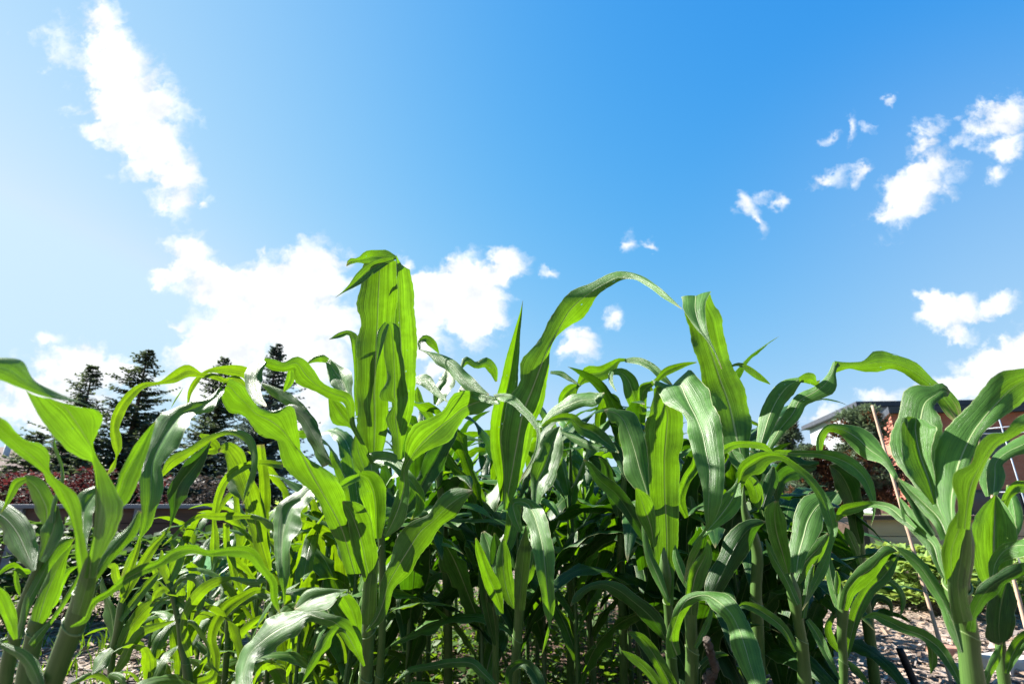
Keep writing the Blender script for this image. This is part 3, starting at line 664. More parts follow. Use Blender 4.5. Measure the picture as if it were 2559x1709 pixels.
# ---- the plant with the big grey leaf hanging down
hero("corn plant right of centre with a big pale leaf folded down in front", 1.16,
 ['G',(1440,1690,82),(1425,1580,82),(1400,1350,80),(1378,1000,68),(1368,850,70),(1345,650,110),(1340,450,100)],['G',(1400,1330),(1372,880)],[
 L('G',(1395,920,36,24),(1372,720,88,50),(1366,430,112,90),'J',(1520,1400,128,100),(1510,1200,130,120),(1500,1000,142,136),(1498,800,148,140),(1500,680,162,122),(1510,560,185,158),(1520,430,190,150),(1528,310,188,132),(1500,200,150,100),(1460,110,72,62),(1420,60,30,20),
   dz=(0,.02),bow=.02,tilt=(.4,.2,-.1,-.35,-.3),fold=-.12,ruffle=.06,
   tip=L('J',(1660,-40,1560,60,1385,-5),(1730,-85,1640,40,1430,110),(1800,-40,1680,120,1500,205),(1880,60,1730,230,1600,272),(1925,190,1790,345,1690,345),(1990,290,1840,475,1702,450),(2020,520,1880,660,1738,620),(2052,740,1910,820,1800,800),(2040,950,1905,1000,1840,980),(1990,1180,1895,1180,1855,1180),(1900,1350,1882,1350,1866,1350),'G',(1678,325,1666,325,1655,325),(1645,440,1600,470,1550,490),(1562,610,1540,610,1520,610),(1502,755,1500,755,1498,755),
     dz=(.02,-.14),bow=-.10,tilt=(1.2,1.3,1.1,.8,.3,-.2,.8),fold=-.25,ruffle=.07)),
 L('J',(1390,1270,15,15),(1335,1010,80,24),(1272,800,145,82),(1222,620,118,112),(1170,470,88,130),(1120,360,70,118),(1060,300,105,36),(1000,285,60,36),(950,272,4,4),dz=(.03,.0),tilt=(.7,.9,1.0,1.0),fold=.1,ruffle=.06),
 L('J',(1400,1520,10,10),(1378,1350,62,42),(1320,1180,88,88),(1270,1050,40,60),(1236,980,6,6),dz=(-.02,-.03),tilt=-.5),
 L('G',(1382,900,10,10),(1292,690,40,40),(1222,520,35,35),(1182,330,25,25),(1164,195,4,4),dz=(-.03,-.06),tilt=.7),
 L('G',(1370,1230,10,10),(1290,1085,58,60),(1200,985,68,70),(1080,885,58,62),(960,795,58,60),(850,752,38,32),(720,780,30,26),(630,850,38,30),(576,930,3,3),dz=(-.05,-.18),tilt=.3,ruffle=.08,mat='leaf_dark'),
 L('G',(1410,1600,60,50),(1300,1400,50,55),(1212,1262,48,50),(1130,1180,38,38),(1038,1140,4,6),dz=(-.03,-.12),tilt=.5),
 L('G',(1330,1650,30,30),(1285,1560,32,36),(1180,1430,34,40),(1080,1350,34,34),(986,1288,2,2),dz=(-.1,-.2),tilt=.6),
 L('G',(1300,560,20,20),(1140,300,40,60),'J',(1040,1020,60,70),(900,900,50,60),(820,780,30,30),(760,720,6,6),dz=(.1,.14),tilt=.3,mat='leaf_dark'),
])
hero("stout stalk beside it bearing a grey green leaf that droops to the right", 1.10,
 ['G',(1568,1690,104),(1566,1580,102),(1570,1280,96),(1560,1000,95),(1572,800,100),(1600,620,90),(1620,500,40)],['G',(1570,1290)],[
 L('G',(1562,1000,50,52),(1572,840,54,56),(1592,680,54,58),(1612,540,34,38),(1622,440,4,4),dz=(-.03,-.03),tilt=.1,fold=-.35,fr=0,ruffle=.01,mat='sheath'),
 L('G',(1700,920,20,20),(1755,800,88,60),(1812,680,108,80),(1880,535,90,100),(1950,405,108,108),(2030,305,88,88),(2120,252,38,32),(2172,240,2,2),dz=(.04,.12),tilt=.45,mat='leaf_dark'),
 L('G',(1450,1330,90,30),(1400,1180,40,60),(1440,1050,50,50),(1480,950,50,60),(1530,880,40,60),(1600,850,40,44),(1690,840,34,44),(1780,890,90,80),(1880,980,88,80),(1950,1110,100,80),(2000,1250,108,110),(2042,1400,98,90),(2090,1550,88,60),(2115,1660,40,40),dz=(-.06,-.24),tilt=(.1,.2,.8,1.1,1.0,.6),ruffle=.08),
 L('G',(1560,850,40,40),(1605,660,60,88),(1680,505,30,58),(1702,385,6,6),dz=(-.03,-.03),tilt=-.2),
 L('J',(1760,1510,20,20),(1890,1370,38,30),(2015,1225,108,80),(2110,1090,88,100),(2165,960,36,30),(2192,830,6,6),dz=(.02,-.02),tilt=1.1,
   tip=L('D',(130,1180,30,20),(150,1090,18,40),(185,1000,50,66),(262,940,58,98),(370,890,40,58),(470,900,25,25),(560,960,25,25),(690,1070,34,34),(780,1190,34,40),(840,1330,40,58),(868,1450,38,42),'H',(735,325,30,40),(695,470,24,24),(640,620,46,40),(560,790,30,30),(478,965,2,2),dz=(-.02,-.18),bow=-.05,tilt=(.2,-.3,.3,.6,.8,1.2),ruffle=.04)),
 L('G',(1590,1270,10,20),(1640,1180,20,30),(1690,1090,30,30),(1720,1000,20,20),(1730,900,4,4),dz=(-.02,.03),tilt=.2),
 L('G',(1540,780,20,20),(1480,640,40,40),(1440,520,34,34),(1430,430,4,4),dz=(.02,.04),tilt=.6),
 L('G',(1560,1560,20,20),(1640,1420,30,30),(1720,1350,30,30),(1820,1320,20,20),(1870,1330,3,3),dz=(.05,.1),tilt=.4,mat='leaf_dark'),
])
# ---- tall plant with the folded top
hero("tall corn plant on the right whose topmost leaf is folded down at its squared tip", 1.34,
 ['H',(110,1690,100),(120,1568,100),(115,1200,95),(100,800,88),(110,500,86),'D',(180,1250,60),(180,1100,34)],['H',(118,900)],[
 L('D',(190,1060,24,24),(165,900,60,60),(130,760,135,108),(65,480,145,150),'C',(2190,1130,160,155),(2130,950,150,150),(2080,800,140,160),(2030,620,130,172),(1990,480,130,152),(1968,375,118,134),dz=(0,.06),tilt=(.8,.6,.2,-.15,-.3),fold=.15,ruffle=.05,
   tip=L('C',(2108,322,1968,362,1832,370),(2062,430,1962,480,1850,470),(2050,540,1985,580,1890,560),(2065,640,2020,680,1960,650),(2100,760,2090,780,2072,780),(2160,900,2150,900,2138,890),(2207,1030,2203,1030,2198,1030),off=-.012,dz=(0,0),bow=-.07,tilt=1.35,fold=-.1,ruffle=.04)),
 L('D',(300,850,30,20),(345,690,60,60),(388,560,78,70),(450,440,78,70),(530,345,50,70),(612,300,16,26),dz=(-.02,-.05),tilt=1.0,ruffle=.05,
   tip=L('D',(605,300,16,26),(660,288,34,42),(712,292,34,48),(740,330,20,20),(768,308,2,2),dz=(-.05,-.02),tilt=-.5)),
 L('D',(370,840,20,20),(455,690,46,50),(560,560,58,60),(615,462,48,58),(720,402,40,70),(812,330,40,98),(868,240,28,22),(885,170,18,30),dz=(0,-.04),tilt=1.1,ruffle=.05,
   tip=L('D',(882,205,46,46),(1000,195,25,24),(1100,190,34,54),(1200,170,84,78),(1310,170,68,50),(1420,205,68,46),(1530,272,58,58),(1630,352,48,48),(1720,452,78,58),(1800,560,58,58),(1840,650,6,6),dz=(-.04,-.14),bow=.05,tilt=(-.3,-.3,-.2,.1),ruffle=.05)),
 L('D',(90,200,10,6),(130,186,12,12),(230,222,18,38),(310,288,24,24),(384,338,3,3),dz=(.1,.12),tilt=.2),
 L('D',(430,900,10,10),(340,822,24,24),(205,800,26,25),(90,810,30,26),(20,850,28,24),(-5,890,3,3),dz=(-.05,-.2),tilt=-.3),
 L('J',(2230,860,20,20),(2190,760,60,50),(2140,690,60,60),(2110,640,20,20),dz=(-.02,-.02),tilt=1.0),
 L('D',(150,1040,20,20),(225,1060,40,60),(265,1130,50,60),(290,1230,40,50),(300,1300,6,6),dz=(-.02,.0),tilt=-.3),
 L('D',(330,1280,20,20),(370,1150,50,50),(400,1050,50,50),(410,970,10,10),dz=(.0,.05),tilt=.4,mat='leaf_dark'),
])
# ---- young plant right, broad pale centre leaf
hero("shorter corn plant with a broad sunlit leaf standing open between the taller ones", 1.08,
 ['H',(520,1690,112),(505,1600,110),(490,1400,92),(475,1220,85),(445,1050,82),(420,900,98),(400,750,108),(385,640,60)],['H',(475,1210)],[
 L('H',(430,660,46,40),(450,510,88,70),(490,365,108,110),(530,225,128,120),(592,125,125,80),(680,45,58,58),(772,-10,3,3),dz=(0,.08),tilt=.9,fold=.3,ruffle=.06),
 L('H',(360,660,30,20),(315,490,58,60),(272,340,80,90),(252,210,74,88),(258,110,68,40),(262,70,12,20),dz=(-.02,-.03),tilt=-.2,fold=.3),
 L('H',(440,920,30,30),(335,690,40,40),(242,530,35,35),(176,380,8,8),dz=(-.02,-.03),tilt=.6),
 L('H',(430,740,30,30),(500,575,60,80),(600,465,78,78),(692,340,14,14),dz=(.03,.1),tilt=.4),
 L('H',(520,1040,20,20),(600,1160,38,38),(690,1340,30,30),(785,1530,6,6),dz=(-.03,-.1),tilt=.5),
 L('H',(490,1030,30,20),(510,850,30,30),(540,700,30,30),(570,590,10,10),dz=(.0,.03),tilt=.4),
 L('H',(430,1300,20,20),(330,1120,36,40),(200,1010,40,40),(80,940,40,36),(-20,920,30,20),(-60,960,4,4),dz=(-.02,-.08),tilt=.7),
])
hero("slender corn plant with two dark leaves reaching right, left of the black stake", 1.14,
 ['H',(815,1690,62),(815,1568,60),(815,1380,64),(802,1150,70),(812,950,82),(800,800,60),(780,700,30)],['H',(815,1385)],[
 L('H',(815,960,40,40),(850,810,50,68),(925,705,58,98),(1040,622,78,80),(1112,540,58,58),(1182,478,48,38),(1256,482,3,3),dz=(-.01,-.06),tilt=.15,ruffle=.07),
 L('H',(842,1350,15,15),(890,1120,48,40),(950,930,68,60),(1040,780,58,58),(1140,690,68,60),(1230,565,30,30),(1272,505,3,3),dz=(.02,.08),tilt=.3),
 L('H',(785,960,28,30),(742,810,40,40),(702,610,38,38),(690,500,10,10),dz=(.02,.05),tilt=.6),
 L('H',(760,830,20,20),(760,720,20,30),(758,640,4,4),dz=(-.02,-.02),tilt=.3),
 L('H',(775,1300,10,10),(720,1210,34,34),(690,1100,30,30),(720,1030,20,24),(745,1000,3,3),dz=(.03,.06),tilt=-.4),
 L('H',(850,1380,10,10),(900,1440,30,30),(960,1500,26,26),(1030,1580,10,10),dz=(.03,.0),tilt=.3,mat='leaf_dark'),
])
hero("dark corn plant behind, its leaf arching above the raised bed on the right", 1.62,
 ['H',(1090,1690,90),(1075,1568,86),(1020,1100,80),(985,850,80),(960,500,60),'D',(1050,1300,50),(1010,1120,40)],['H',(1000,1000)],[
 L('D',(760,870,20,20),(765,750,24,48),(822,672,20,38),(920,680,38,40),(1042,742,90,88),(1150,842,88,70),(1250,912,48,40),(1370,1085,14,14),dz=(-.1,-.05),tilt=(.2,.3,1.1,1.1),ruffle=.04),
 L('D',(400,845,6,6),(560,868,24,25),(720,870,24,30),(880,900,48,40),(1020,970,58,58),(1110,1062,48,48),(1162,1182,34,30),(1186,1290,14,14),(1160,1425,2,2),dz=(-.3,-.3),tilt=(-.4,.2,.6,.7),ruffle=.05),
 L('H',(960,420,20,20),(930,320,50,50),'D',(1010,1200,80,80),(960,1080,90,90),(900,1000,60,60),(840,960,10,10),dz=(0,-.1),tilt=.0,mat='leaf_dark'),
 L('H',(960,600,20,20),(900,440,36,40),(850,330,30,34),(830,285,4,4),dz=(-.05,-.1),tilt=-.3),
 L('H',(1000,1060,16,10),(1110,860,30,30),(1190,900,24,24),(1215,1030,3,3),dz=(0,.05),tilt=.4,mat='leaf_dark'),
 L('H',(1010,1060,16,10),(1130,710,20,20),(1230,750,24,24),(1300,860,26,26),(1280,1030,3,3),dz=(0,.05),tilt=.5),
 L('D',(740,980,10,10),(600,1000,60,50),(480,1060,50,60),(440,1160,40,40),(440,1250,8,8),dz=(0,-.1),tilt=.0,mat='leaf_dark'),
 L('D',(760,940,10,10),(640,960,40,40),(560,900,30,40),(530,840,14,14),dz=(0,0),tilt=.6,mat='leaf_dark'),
])
# ---- large plant at the right edge
hero("large corn plant at the right edge, a wide leaf sweeping up out of the picture", .66,
 ['H',(1905,1720,168),(1890,1640,165),(1870,1500,155),(1845,1300,140),(1832,1150,140),(1795,1000,150),(1755,850,160),(1745,700,170),(1765,550,180),(1792,400,150),(1812,250,110),(1830,100,60)],['H',(1838,1160),(1760,760)],[
 L('H',(1800,1060,84,78),(1765,900,88,84),(1750,740,92,90),(1775,560,92,84),(1800,400,66,62),(1822,260,30,26),(1836,170,4,4),dz=(-.038,-.035),tilt=.05,fold=-.35,fr=0,ruffle=.01,mat='sheath'),
 L('D',(1785,1400,50,30),(1780,1230,120,30),(1805,1080,165,62),(1838,950,200,78),(1890,820,200,78),(1960,690,178,62),(2042,580,158,88),(2140,470,155,128),(2240,372,148,138),(2340,310,100,108),(2460,255,60,60),dz=(-.01,.0),tilt=(1.0,1.1,.9,.4,-.2),fold=-.05,fr=.25,ruffle=.04),
 L('D',(1650,1290,26,20),(1605,1090,118,60),(1560,880,228,100),(1542,700,222,160),(1550,570,185,142),(1580,480,190,82),(1650,425,80,50),(1720,385,50,50),(1765,405,8,34),dz=(.04,.12),tilt=1.0,fold=.25,ruffle=.05),
 L('D',(1650,1260,20,15),(1600,1060,108,50),(1540,890,136,88),(1508,750,120,148),(1500,650,108,150),(1510,600,72,80),dz=(.02,.05),tilt=.8,fold=.3,ruffle=.04,
   tip=L('D',(1440,595,60,40),(1440,680,60,60),(1470,800,56,56),(1500,950,42,42),(1505,1095,2,2),dz=(.05,-.02),tilt=-.1)),
 L('D',(1880,1450,60,40),(1900,1260,66,32),(1940,1085,160,40),(1990,985,80,40),(2050,885,108,30),(2120,795,98,30),(2200,738,40,38),(2300,665,68,50),(2410,600,60,60),dz=(-.06,-.08),tilt=(-.2,-.5,-.6,-.2,.6),ruffle=.05),
 L('H',(1720,740,70,70),(1695,600,68,70),(1705,450,80,66),(1755,320,96,46),(1815,160,50,30),(1845,60,20,20),dz=(-.03,-.06),tilt=-.4),
 L('D',(2100,1190,36,30),(2112,1050,68,78),(2120,940,48,60),(2200,865,58,60),(2340,795,68,70),(2440,740,50,50),dz=(.0,.05),tilt=1.2),
 L('H',(1850,1135,38,48),(1880,985,58,60),(1940,865,80,68),(2030,765,60,60),(2140,695,60,48),(2230,645,60,60),(2350,620,60,60),dz=(-.03,-.06),tilt=.1,ruffle=.3,mat='leaf_dark'),
 L('H',(1785,1310,20,15),(1722,1090,68,40),(1640,905,48,60),(1540,745,50,50),(1440,605,45,50),(1330,505,30,38),(1228,438,2,2),dz=(-.02,.08),tilt=.3),
 L('H',(1645,700,20,20),(1592,570,40,30),(1555,440,60,50),(1455,335,50,58),(1362,210,60,58),(1300,100,28,28),(1270,40,4,4),dz=(.04,.14),tilt=.8),
 L('D',(1750,1520,60,60),(1690,1380,58,70),(1585,1268,58,60),(1462,1155,30,40),(1365,1058,4,4),dz=(.0,.08),tilt=.7),
 L('H',(1800,1620,20,20),(1705,1430,40,40),(1602,1278,48,50),(1470,1178,30,58),(1300,1112,38,48),(1160,1042,48,38),(1060,1002,28,24),(966,1032,3,3),dz=(.05,.2),tilt=.5),
 L('H',(1490,1180,20,20),(1538,1290,28,30),(1546,1400,34,30),(1530,1485,2,2),dz=(.12,.1),tilt=.0),
 L('D',(1500,1450,20,20),(1405,1372,38,40),(1302,1285,44,30),(1180,1262,20,26),(1042,1284,40,42),(942,1315,48,48),(893,1395,6,6),dz=(.1,.3),tilt=(.8,.8,.4,-.2,-.3),ruffle=.05),
 L('D',(1640,1500,20,20),(1560,1380,40,40),(1480,1220,40,40),(1400,1110,30,30),(1372,1060,4,4),dz=(.06,.16),tilt=.2,mat='leaf_dark'),
])
hero("corn plant cut by the right edge with a dark pointed leaf", .92,
 ['H',(2150,1720,82),(2140,1600,82),(2112,1400,78),(2102,1230,60),(2120,1050,50),(2140,850,46),(2120,700,40)],['H',(2104,1240)],[
 L('H',(2090,800,60,40),(2060,650,160,140),(2045,440,195,188),(2050,270,188,188),(2055,135,112,112),(2060,15,2,2),dz=(0,.05),tilt=.2,fold=.3,ruffle=.04),
 L('H',(2030,720,20,20),(2065,570,60,50),(2135,475,68,95),(2220,435,50,98),(2340,435,50,80),dz=(-.05,-.12),tilt=1.2),
 L('H',(2155,730,30,60),(2115,860,115,90),(2092,1000,118,110),(2086,1120,128,115),(2092,1195,100,108),(2096,1245,14,20),dz=(-.03,-.06),tilt=.1,mat='leaf_dark'),
 L('H',(2150,1480,20,20),(2202,1320,58,60),(2262,1225,58,60),(2350,1150,50,50),dz=(-.02,-.05),tilt=.6),
 L('H',(1950,1640,40,40),(2005,1470,40,40),(2065,1340,40,40),(2112,1230,8,8),dz=(-.02,0),tilt=.3),
 L('D',(2060,1200,20,20),(2050,1080,60,30),(2050,980,30,40),(2080,910,14,14),dz=(0,.05),tilt=.9),
 L('D',(2230,1560,20,20),(2270,1400,60,60),(2250,1250,60,50),(2210,1110,12,12),dz=(.04,.1),tilt=.9),
 L('D',(2170,1480,20,20),(2220,1180,40,40),(2280,1120,40,50),(2350,1130,46,46),dz=(.05,.0),tilt=-.3),
])
# ---- younger backlit plants in the left patch
hero("small bright corn plant by the wood chip path, lowest at the left", 1.5,
 ['E',(900,1690,50),(905,1600,50),(910,1450,50),(925,1280,52),(958,1150,60),(985,1000,68),(1000,850,50),(1005,780,24)],['E',(912,1440)],[
 L('E',(935,1480,20,20),(1005,1380,38,40),(1070,1250,40,36),(1160,1145,40,35),(1290,1092,24,28),(1445,1043,2,2),dz=(-.02,-.1),tilt=-.3,ruffle=.08),
 L('E',(955,1320,20,30),(1010,1210,40,60),(1100,1060,58,60),(1195,945,58,58),(1270,890,30,24),(1290,870,6,6),dz=(.0,.05),tilt=-.1,
   tip=L('E',(1225,930,8,8),(1290,895,26,26),(1380,870,16,20),(1440,870,26,30),(1505,912,3,3),dz=(.05,.02),tilt=.9)),
 L('E',(915,1280,20,20),(872,1330,38,40),(800,1425,38,38),(748,1485,3,3),dz=(-.02,-.12),tilt=1.4),
 L('E',(935,1270,20,20),(925,1110,48,22),(900,960,58,48),(862,860,30,38),(838,765,20,20),(828,680,3,3),dz=(0,.03),tilt=.9),
 L('E',(920,1620,10,10),(870,1540,26,26),(750,1490,26,24),(650,1530,20,20),(555,1575,2,2),dz=(-.05,-.15),tilt=.5),
 L('E',(920,1600,10,10),(900,1500,20,26),(960,1505,40,36),(1040,1600,10,10),dz=(-.05,-.1),tilt=.8),
 L('E',(1000,860,28,28),(1040,700,32,32),(1090,560,30,30),(1130,430,20,20),(1150,330,3,3),dz=(0,.1),tilt=-.4),
 L('E',(1010,820,20,20),(950,700,34,34),(920,600,30,30),(880,600,12,12),dz=(0,.0),tilt=-.4),
 L('E',(980,1050,20,20),(1090,900,34,34),(1180,790,34,34),(1260,700,24,24),(1310,640,3,3),dz=(0,.1),tilt=.7),
 L('E',(990,900,16,16),(1090,720,34,34),(1180,560,36,36),(1260,440,34,34),(1350,340,14,14),(1400,270,3,3),dz=(0,.1),tilt=-.1),
],mat='leaf_young')
hero("young corn plant with a yellow green leaf curving down like a hook", 1.42,
 ['E',(1550,1690,70),(1545,1610,70),(1535,1500,68),(1515,1380,55),(1480,1250,42),(1460,1080,38),(1420,880,44),(1370,690,60),(1350,600,40)],['E',(1520,1380)],[
 L('E',(1560,1340,30,30),(1525,1240,34,40),(1500,1150,28,40),(1505,1030,30,32),(1565,905,40,48),(1685,780,48,40),(1820,715,32,26),(1905,700,10,10),dz=(-.04,-.06),tilt=-.5,ruffle=.05,
   tip=L('E',(1885,700,12,12),(1960,715,20,20),(2060,735,30,30),(2210,708,2,2),dz=(-.06,.0),tilt=1.2)),
 L('E',(1380,740,30,20),(1350,640,46,30),(1330,560,40,30),(1320,470,6,6),dz=(0,.02),tilt=-.3),
 L('E',(1380,720,20,40),(1430,600,44,54),(1470,480,40,44),(1490,380,6,6),dz=(0,.08),tilt=.4),
 L('E',(1400,800,12,12),(1520,690,26,26),(1600,700,34,34),(1640,800,34,34),(1640,930,26,26),(1600,1000,3,3),dz=(0,-.05),tilt=.8),
 L('E',(1450,1030,10,10),(1520,950,22,22),(1480,900,40,30),(1380,870,30,24),(1300,910,24,20),(1220,990,3,3),dz=(0,-.08),tilt=1.2),
 L('E',(1590,1568,40,30),(1740,1500,36,30),(1760,1350,30,44),(1730,1200,34,38),(1770,1050,40,50),(1850,950,50,44),(1980,860,40,36),(2100,800,30,26),(2230,830,3,3),dz=(0,.1),tilt=-.05,ruffle=.07),
 L('E',(1400,860,10,10),(1340,790,30,30),(1290,820,36,36),(1250,900,12,12),dz=(0,.05),tilt=-.6),
 L('E',(1460,1080,8,8),(1560,1060,20,20),(1640,1150,20,20),(1700,1260,16,16),(1720,1400,14,14),(1810,1500,3,3),dz=(0,-.1),tilt=.3),
],mat='leaf_young')
hero("pale stemmed corn plant with a tall glowing leaf, left of the sturdy one", 1.7,
 ['E',(1830,1690,46),(1835,1568,46),(1860,1250,46),(1880,1000,44),(2000,820,44),(2120,720,50),(2190,640,50)],['E',(1860,1240)],[
 L('E',(2205,650,20,20),(2150,470,58,60),(2092,260,62,90),(2045,60,58,98),'A',(2200,1180,118,68),(2130,1060,80,90),(2060,980,60,60),(1985,1010,10,10),dz=(0,.12),tilt=-.5,ruffle=.06),
 L('E',(2200,680,20,20),'I',(75,1260,40,44),(78,1000,50,54),(62,800,48,46),(46,660,40,38),(40,585,36,34),dz=(.05,.1),tilt=-.6,ruffle=.04),
 L('A',(2262,1500,10,10),(2200,1380,70,50),(2120,1300,60,70),(2060,1200,20,20),dz=(-.02,0),tilt=.9),
 L('A',(2160,1568,30,30),(2130,1400,20,30),(1960,1570,30,20),dz=(.06,.0),tilt=.0),
 L('E',(2100,740,14,14),(2000,620,30,30),(1930,560,34,34),(1870,480,34,34),(1850,380,30,30),(1850,250,26,26),dz=(.05,.08),tilt=-.6),
 L('K',(1330,1330,20,20),(1240,1330,30,14),(1060,1330,46,40),(880,1330,50,36),(680,1330,34,24),(520,1430,24,18),(390,1560,20,16),(250,1680,3,3),dz=(-.12,-.35),tilt=-.1,ruffle=.05),
 L('K',(1240,1318,16,24),(1400,1365,24,40),(1520,1440,30,60),(1570,1500,4,4),dz=(-.12,-.2),tilt=.3),
 L('E',(1990,830,10,10),(1930,720,30,30),(1900,600,34,34),(1880,480,30,30),(1860,380,4,4),dz=(0,.1),tilt=-.3),
 L('E',(1880,1000,10,10),(1980,900,30,30),(2100,830,40,40),(2200,850,30,30),(2270,960,20,20),(2300,1050,3,3),dz=(0,-.1),tilt=.9),
 L('E',(1840,1400,10,10),(1900,1250,30,30),(1990,1130,30,34),(2100,1040,24,24),(2200,980,3,3),dz=(0,.1),tilt=-.4),
],mat='leaf_young')
hero("corn plant behind the left patch whose yellow green leaf arcs far to the left", 1.85,
 ['K',(1480,2900,50),(1480,2500,50),(1470,2000,48),(1440,1700,48),(1390,1300,46),(1400,1000,40),(1420,700,30)],['K',(1450,1800)],[
 L('A',(2330,620,20,20),(2240,440,30,30),(2140,350,20,28),(2050,380,8,34),(1965,332,30,30),(1835,312,28,14),(1712,280,54,60),(1580,345,48,50),(1460,388,16,16),(1310,410,28,25),(1172,520,44,44),(1072,680,54,44),(1040,800,48,44),(1060,900,54,58),(1072,980,38,44),(1060,1062,7,7),(1020,1160,28,20),(968,1232,2,2),dz=(0,-.3),tilt=(-.4,-.5,-.5,-.6),ruffle=.05),
 L('A',(2290,480,10,10),(2268,390,10,14),(2240,310,46,50),(2130,272,58,46),(2000,262,40,26),(1875,290,16,14),(1790,372,24,28),(1728,480,18,18),(1712,585,8,8),dz=(0,-.1),tilt=-.5,ruffle=.05),
 L('A',(1380,1300,8,8),(1470,1230,18,18),(1560,1112,48,48),(1700,1030,40,40),(1850,932,35,35),(2000,855,24,24),(2150,838,24,34),(2258,890,40,48),(2310,1030,38,30),(2308,1180,28,20),(2250,1360,34,20),(2208,1505,2,2),dz=(-.25,-.15),tilt=(-.6,-.4,.5,1.0,.2),ruffle=.04),
 L('E',(1390,280,4,4),(1425,110,38,44),'A',(1590,1420,80,100),(1650,1290,72,110),(1740,1180,88,78),(1835,1060,58,48),(1922,918,2,2),dz=(-.3,-.2),tilt=.1,ruffle=.05,mat='leaf_dark'),
 L('E',(1735,655,2,2),(1742,560,22,24),(1755,450,36,38),(1752,310,24,28),(1745,240,14,24),'A',(1960,1560,28,30),(1985,1420,30,40),(2062,1272,38,32),(2200,1162,38,36),(2330,1122,30,20),'I',(140,760,30,30),(250,775,36,36),dz=(-.3,-.1),tilt=(1.0,-.4,-.5,-.5,.9),ruffle=.05),
 L('A',(1560,612,2,2),(1600,540,7,7),(1640,480,5,5),(1668,430,1,1),dz=(-.3,-.3),tilt=-.2,ruffle=0),
 L('I',(250,420,14,14),(300,260,40,36),(420,330,60,60),(510,470,60,56),(600,640,40,40),(690,780,4,4),dz=(-.1,-.2),tilt=.7),
 L('B',(200,1310,10,10),(310,1370,36,56),(440,1450,52,56),(560,1540,40,44),'I',(480,380,60,60),(540,560,60,60),(640,780,40,40),dz=(0,.05),tilt=.9),
 L('A',(1820,860,14,14),(1880,900,50,30),(1960,990,50,60),(1870,1010,30,30),dz=(-.2,-.2),tilt=-.4),
],mat='leaf_young')
# ---- second line of plants whose tops show against the sky
hero("corn plant behind the arch whose leaves meet in a low bow against the sky", 1.95,
 ['J',(640,3300,70),(640,2700,70),(650,1900,66),(640,1200,60),(640,800,50),(640,520,30)],['J',(650,1600)],[
 L('C',(740,1400,28,28),(768,1275,48,58),(830,1212,48,48),(906,1168,4,8),dz=(0,0),tilt=-.4),
 L('C',(860,1300,10,10),(890,1190,14,14),(980,1085,78,68),(1100,1062,58,78),(1200,1000,48,58),(1270,948,20,20),(1345,950,14,14),dz=(0,-.05),tilt=-.3,
   tip=L('C',(1320,950,16,16),(1440,955,34,34),(1550,1000,34,34),(1650,1085,30,40),(1775,1200,1,1),dz=(-.05,-.1),tilt=(1.8,1.2,.4))),
 L('C',(1480,1720,20,20),(1462,1640,34,34),(1450,1520,58,60),(1430,1380,68,70),(1390,1240,78,70),(1340,1115,58,70),(1270,1055,30,38),(1205,1060,24,24),dz=(-.05,-.15),tilt=(.3,-.2,.3,.8),
   tip=L('C',(1200,1050,20,20),(1185,1090,26,20),(1192,1140,19,19),(1242,1235,2,2),dz=(-.15,-.2),tilt=1.4)),
 L('C',(560,1560,18,18),(680,1425,50,58),(800,1362,68,60),(930,1312,68,58),(1050,1300,62,68),(1132,1245,4,4),dz=(-.1,-.2),tilt=1.2,ruffle=.07),
 L('C',(1080,1580,40,40),(1090,1430,40,78),(1120,1325,30,78),(1142,1248,4,4),dz=(0,0),tilt=-.5,
   tip=L('C',(1140,1250,8,8),(1220,1300,38,58),(1252,1400,30,40),(1228,1490,6,6),dz=(0,-.1),tilt=.2)),
 L('C',(640,1060,14,14),(740,1072,24,24),(820,1122,20,20),(912,1178,3,3),dz=(-.1,0),tilt=1.5),
 L('J',(380,420,10,10),(442,372,15,20),(560,342,40,30),(650,352,48,30),(730,422,50,58),(850,472,68,70),(950,552,58,50),(1082,658,3,3),dz=(-.2,-.25),tilt=(-.2,.3,1.0),ruffle=.07),
 L('J',(560,470,12,12),(700,532,40,44),(820,592,30,40),(950,622,20,28),(1082,662,2,2),dz=(-.15,-.2),tilt=1.0),
 L('J',(800,690,8,8),(900,745,58,60),(970,820,58,48),(1062,882,2,2),dz=(-.1,-.2),tilt=.4,mat='leaf_dark'),
])
hero("corn plant half hidden behind the tallest one, teal leaves spilling right", 1.75,
 ['I',(1750,2900,80),(1750,2400,80),(1730,1700,76),(1690,1100,70),(1650,700,60),(1640,400,30)],['I',(1730,1500)],[
 L('B',(1640,1000,8,8),(1622,935,6,24),(1680,897,34,30),(1748,935,34,40),(1812,1032,5,5),dz=(0,.05),tilt=(.9,.6,-.4)),
 L('B',(1620,990,2,2),(1712,1032,18,10),(1820,1082,48,58),(1930,1152,58,58),(2030,1262,68,58),(2130,1345,58,58),(2260,1425,24,24),dz=(.05,-.1),tilt=1.0,ruffle=.06),
 L('B',(1590,1280,30,30),(1680,1275,58,58),(1765,1362,40,40),(1895,1478,3,3),dz=(-.05,-.15),tilt=1.0),
 L('B',(1780,1500,20,20),(1830,1360,58,88),(1890,1275,78,78),(1885,1195,28,38),(1880,1165,4,4),dz=(0,.05),tilt=1.2),
 L('B',(2010,1180,6,6),(2060,1100,40,30),(2150,1142,30,30),(2240,1112,48,48),(2315,1175,30,58),(2334,1290,10,10),dz=(.2,.25),tilt=(.7,.6,-.3)),
 L('I',(1700,500,20,20),(1800,330,80,60),(1880,180,80,70),(1940,60,60,50),(1960,0,6,6),dz=(0,.08),tilt=.7,mat='leaf_dark'),
 L('I',(1640,420,20,20),(1560,300,40,40),(1490,200,40,40),(1470,110,30,30),(1470,60,4,4),dz=(0,.08),tilt=-.4),
])
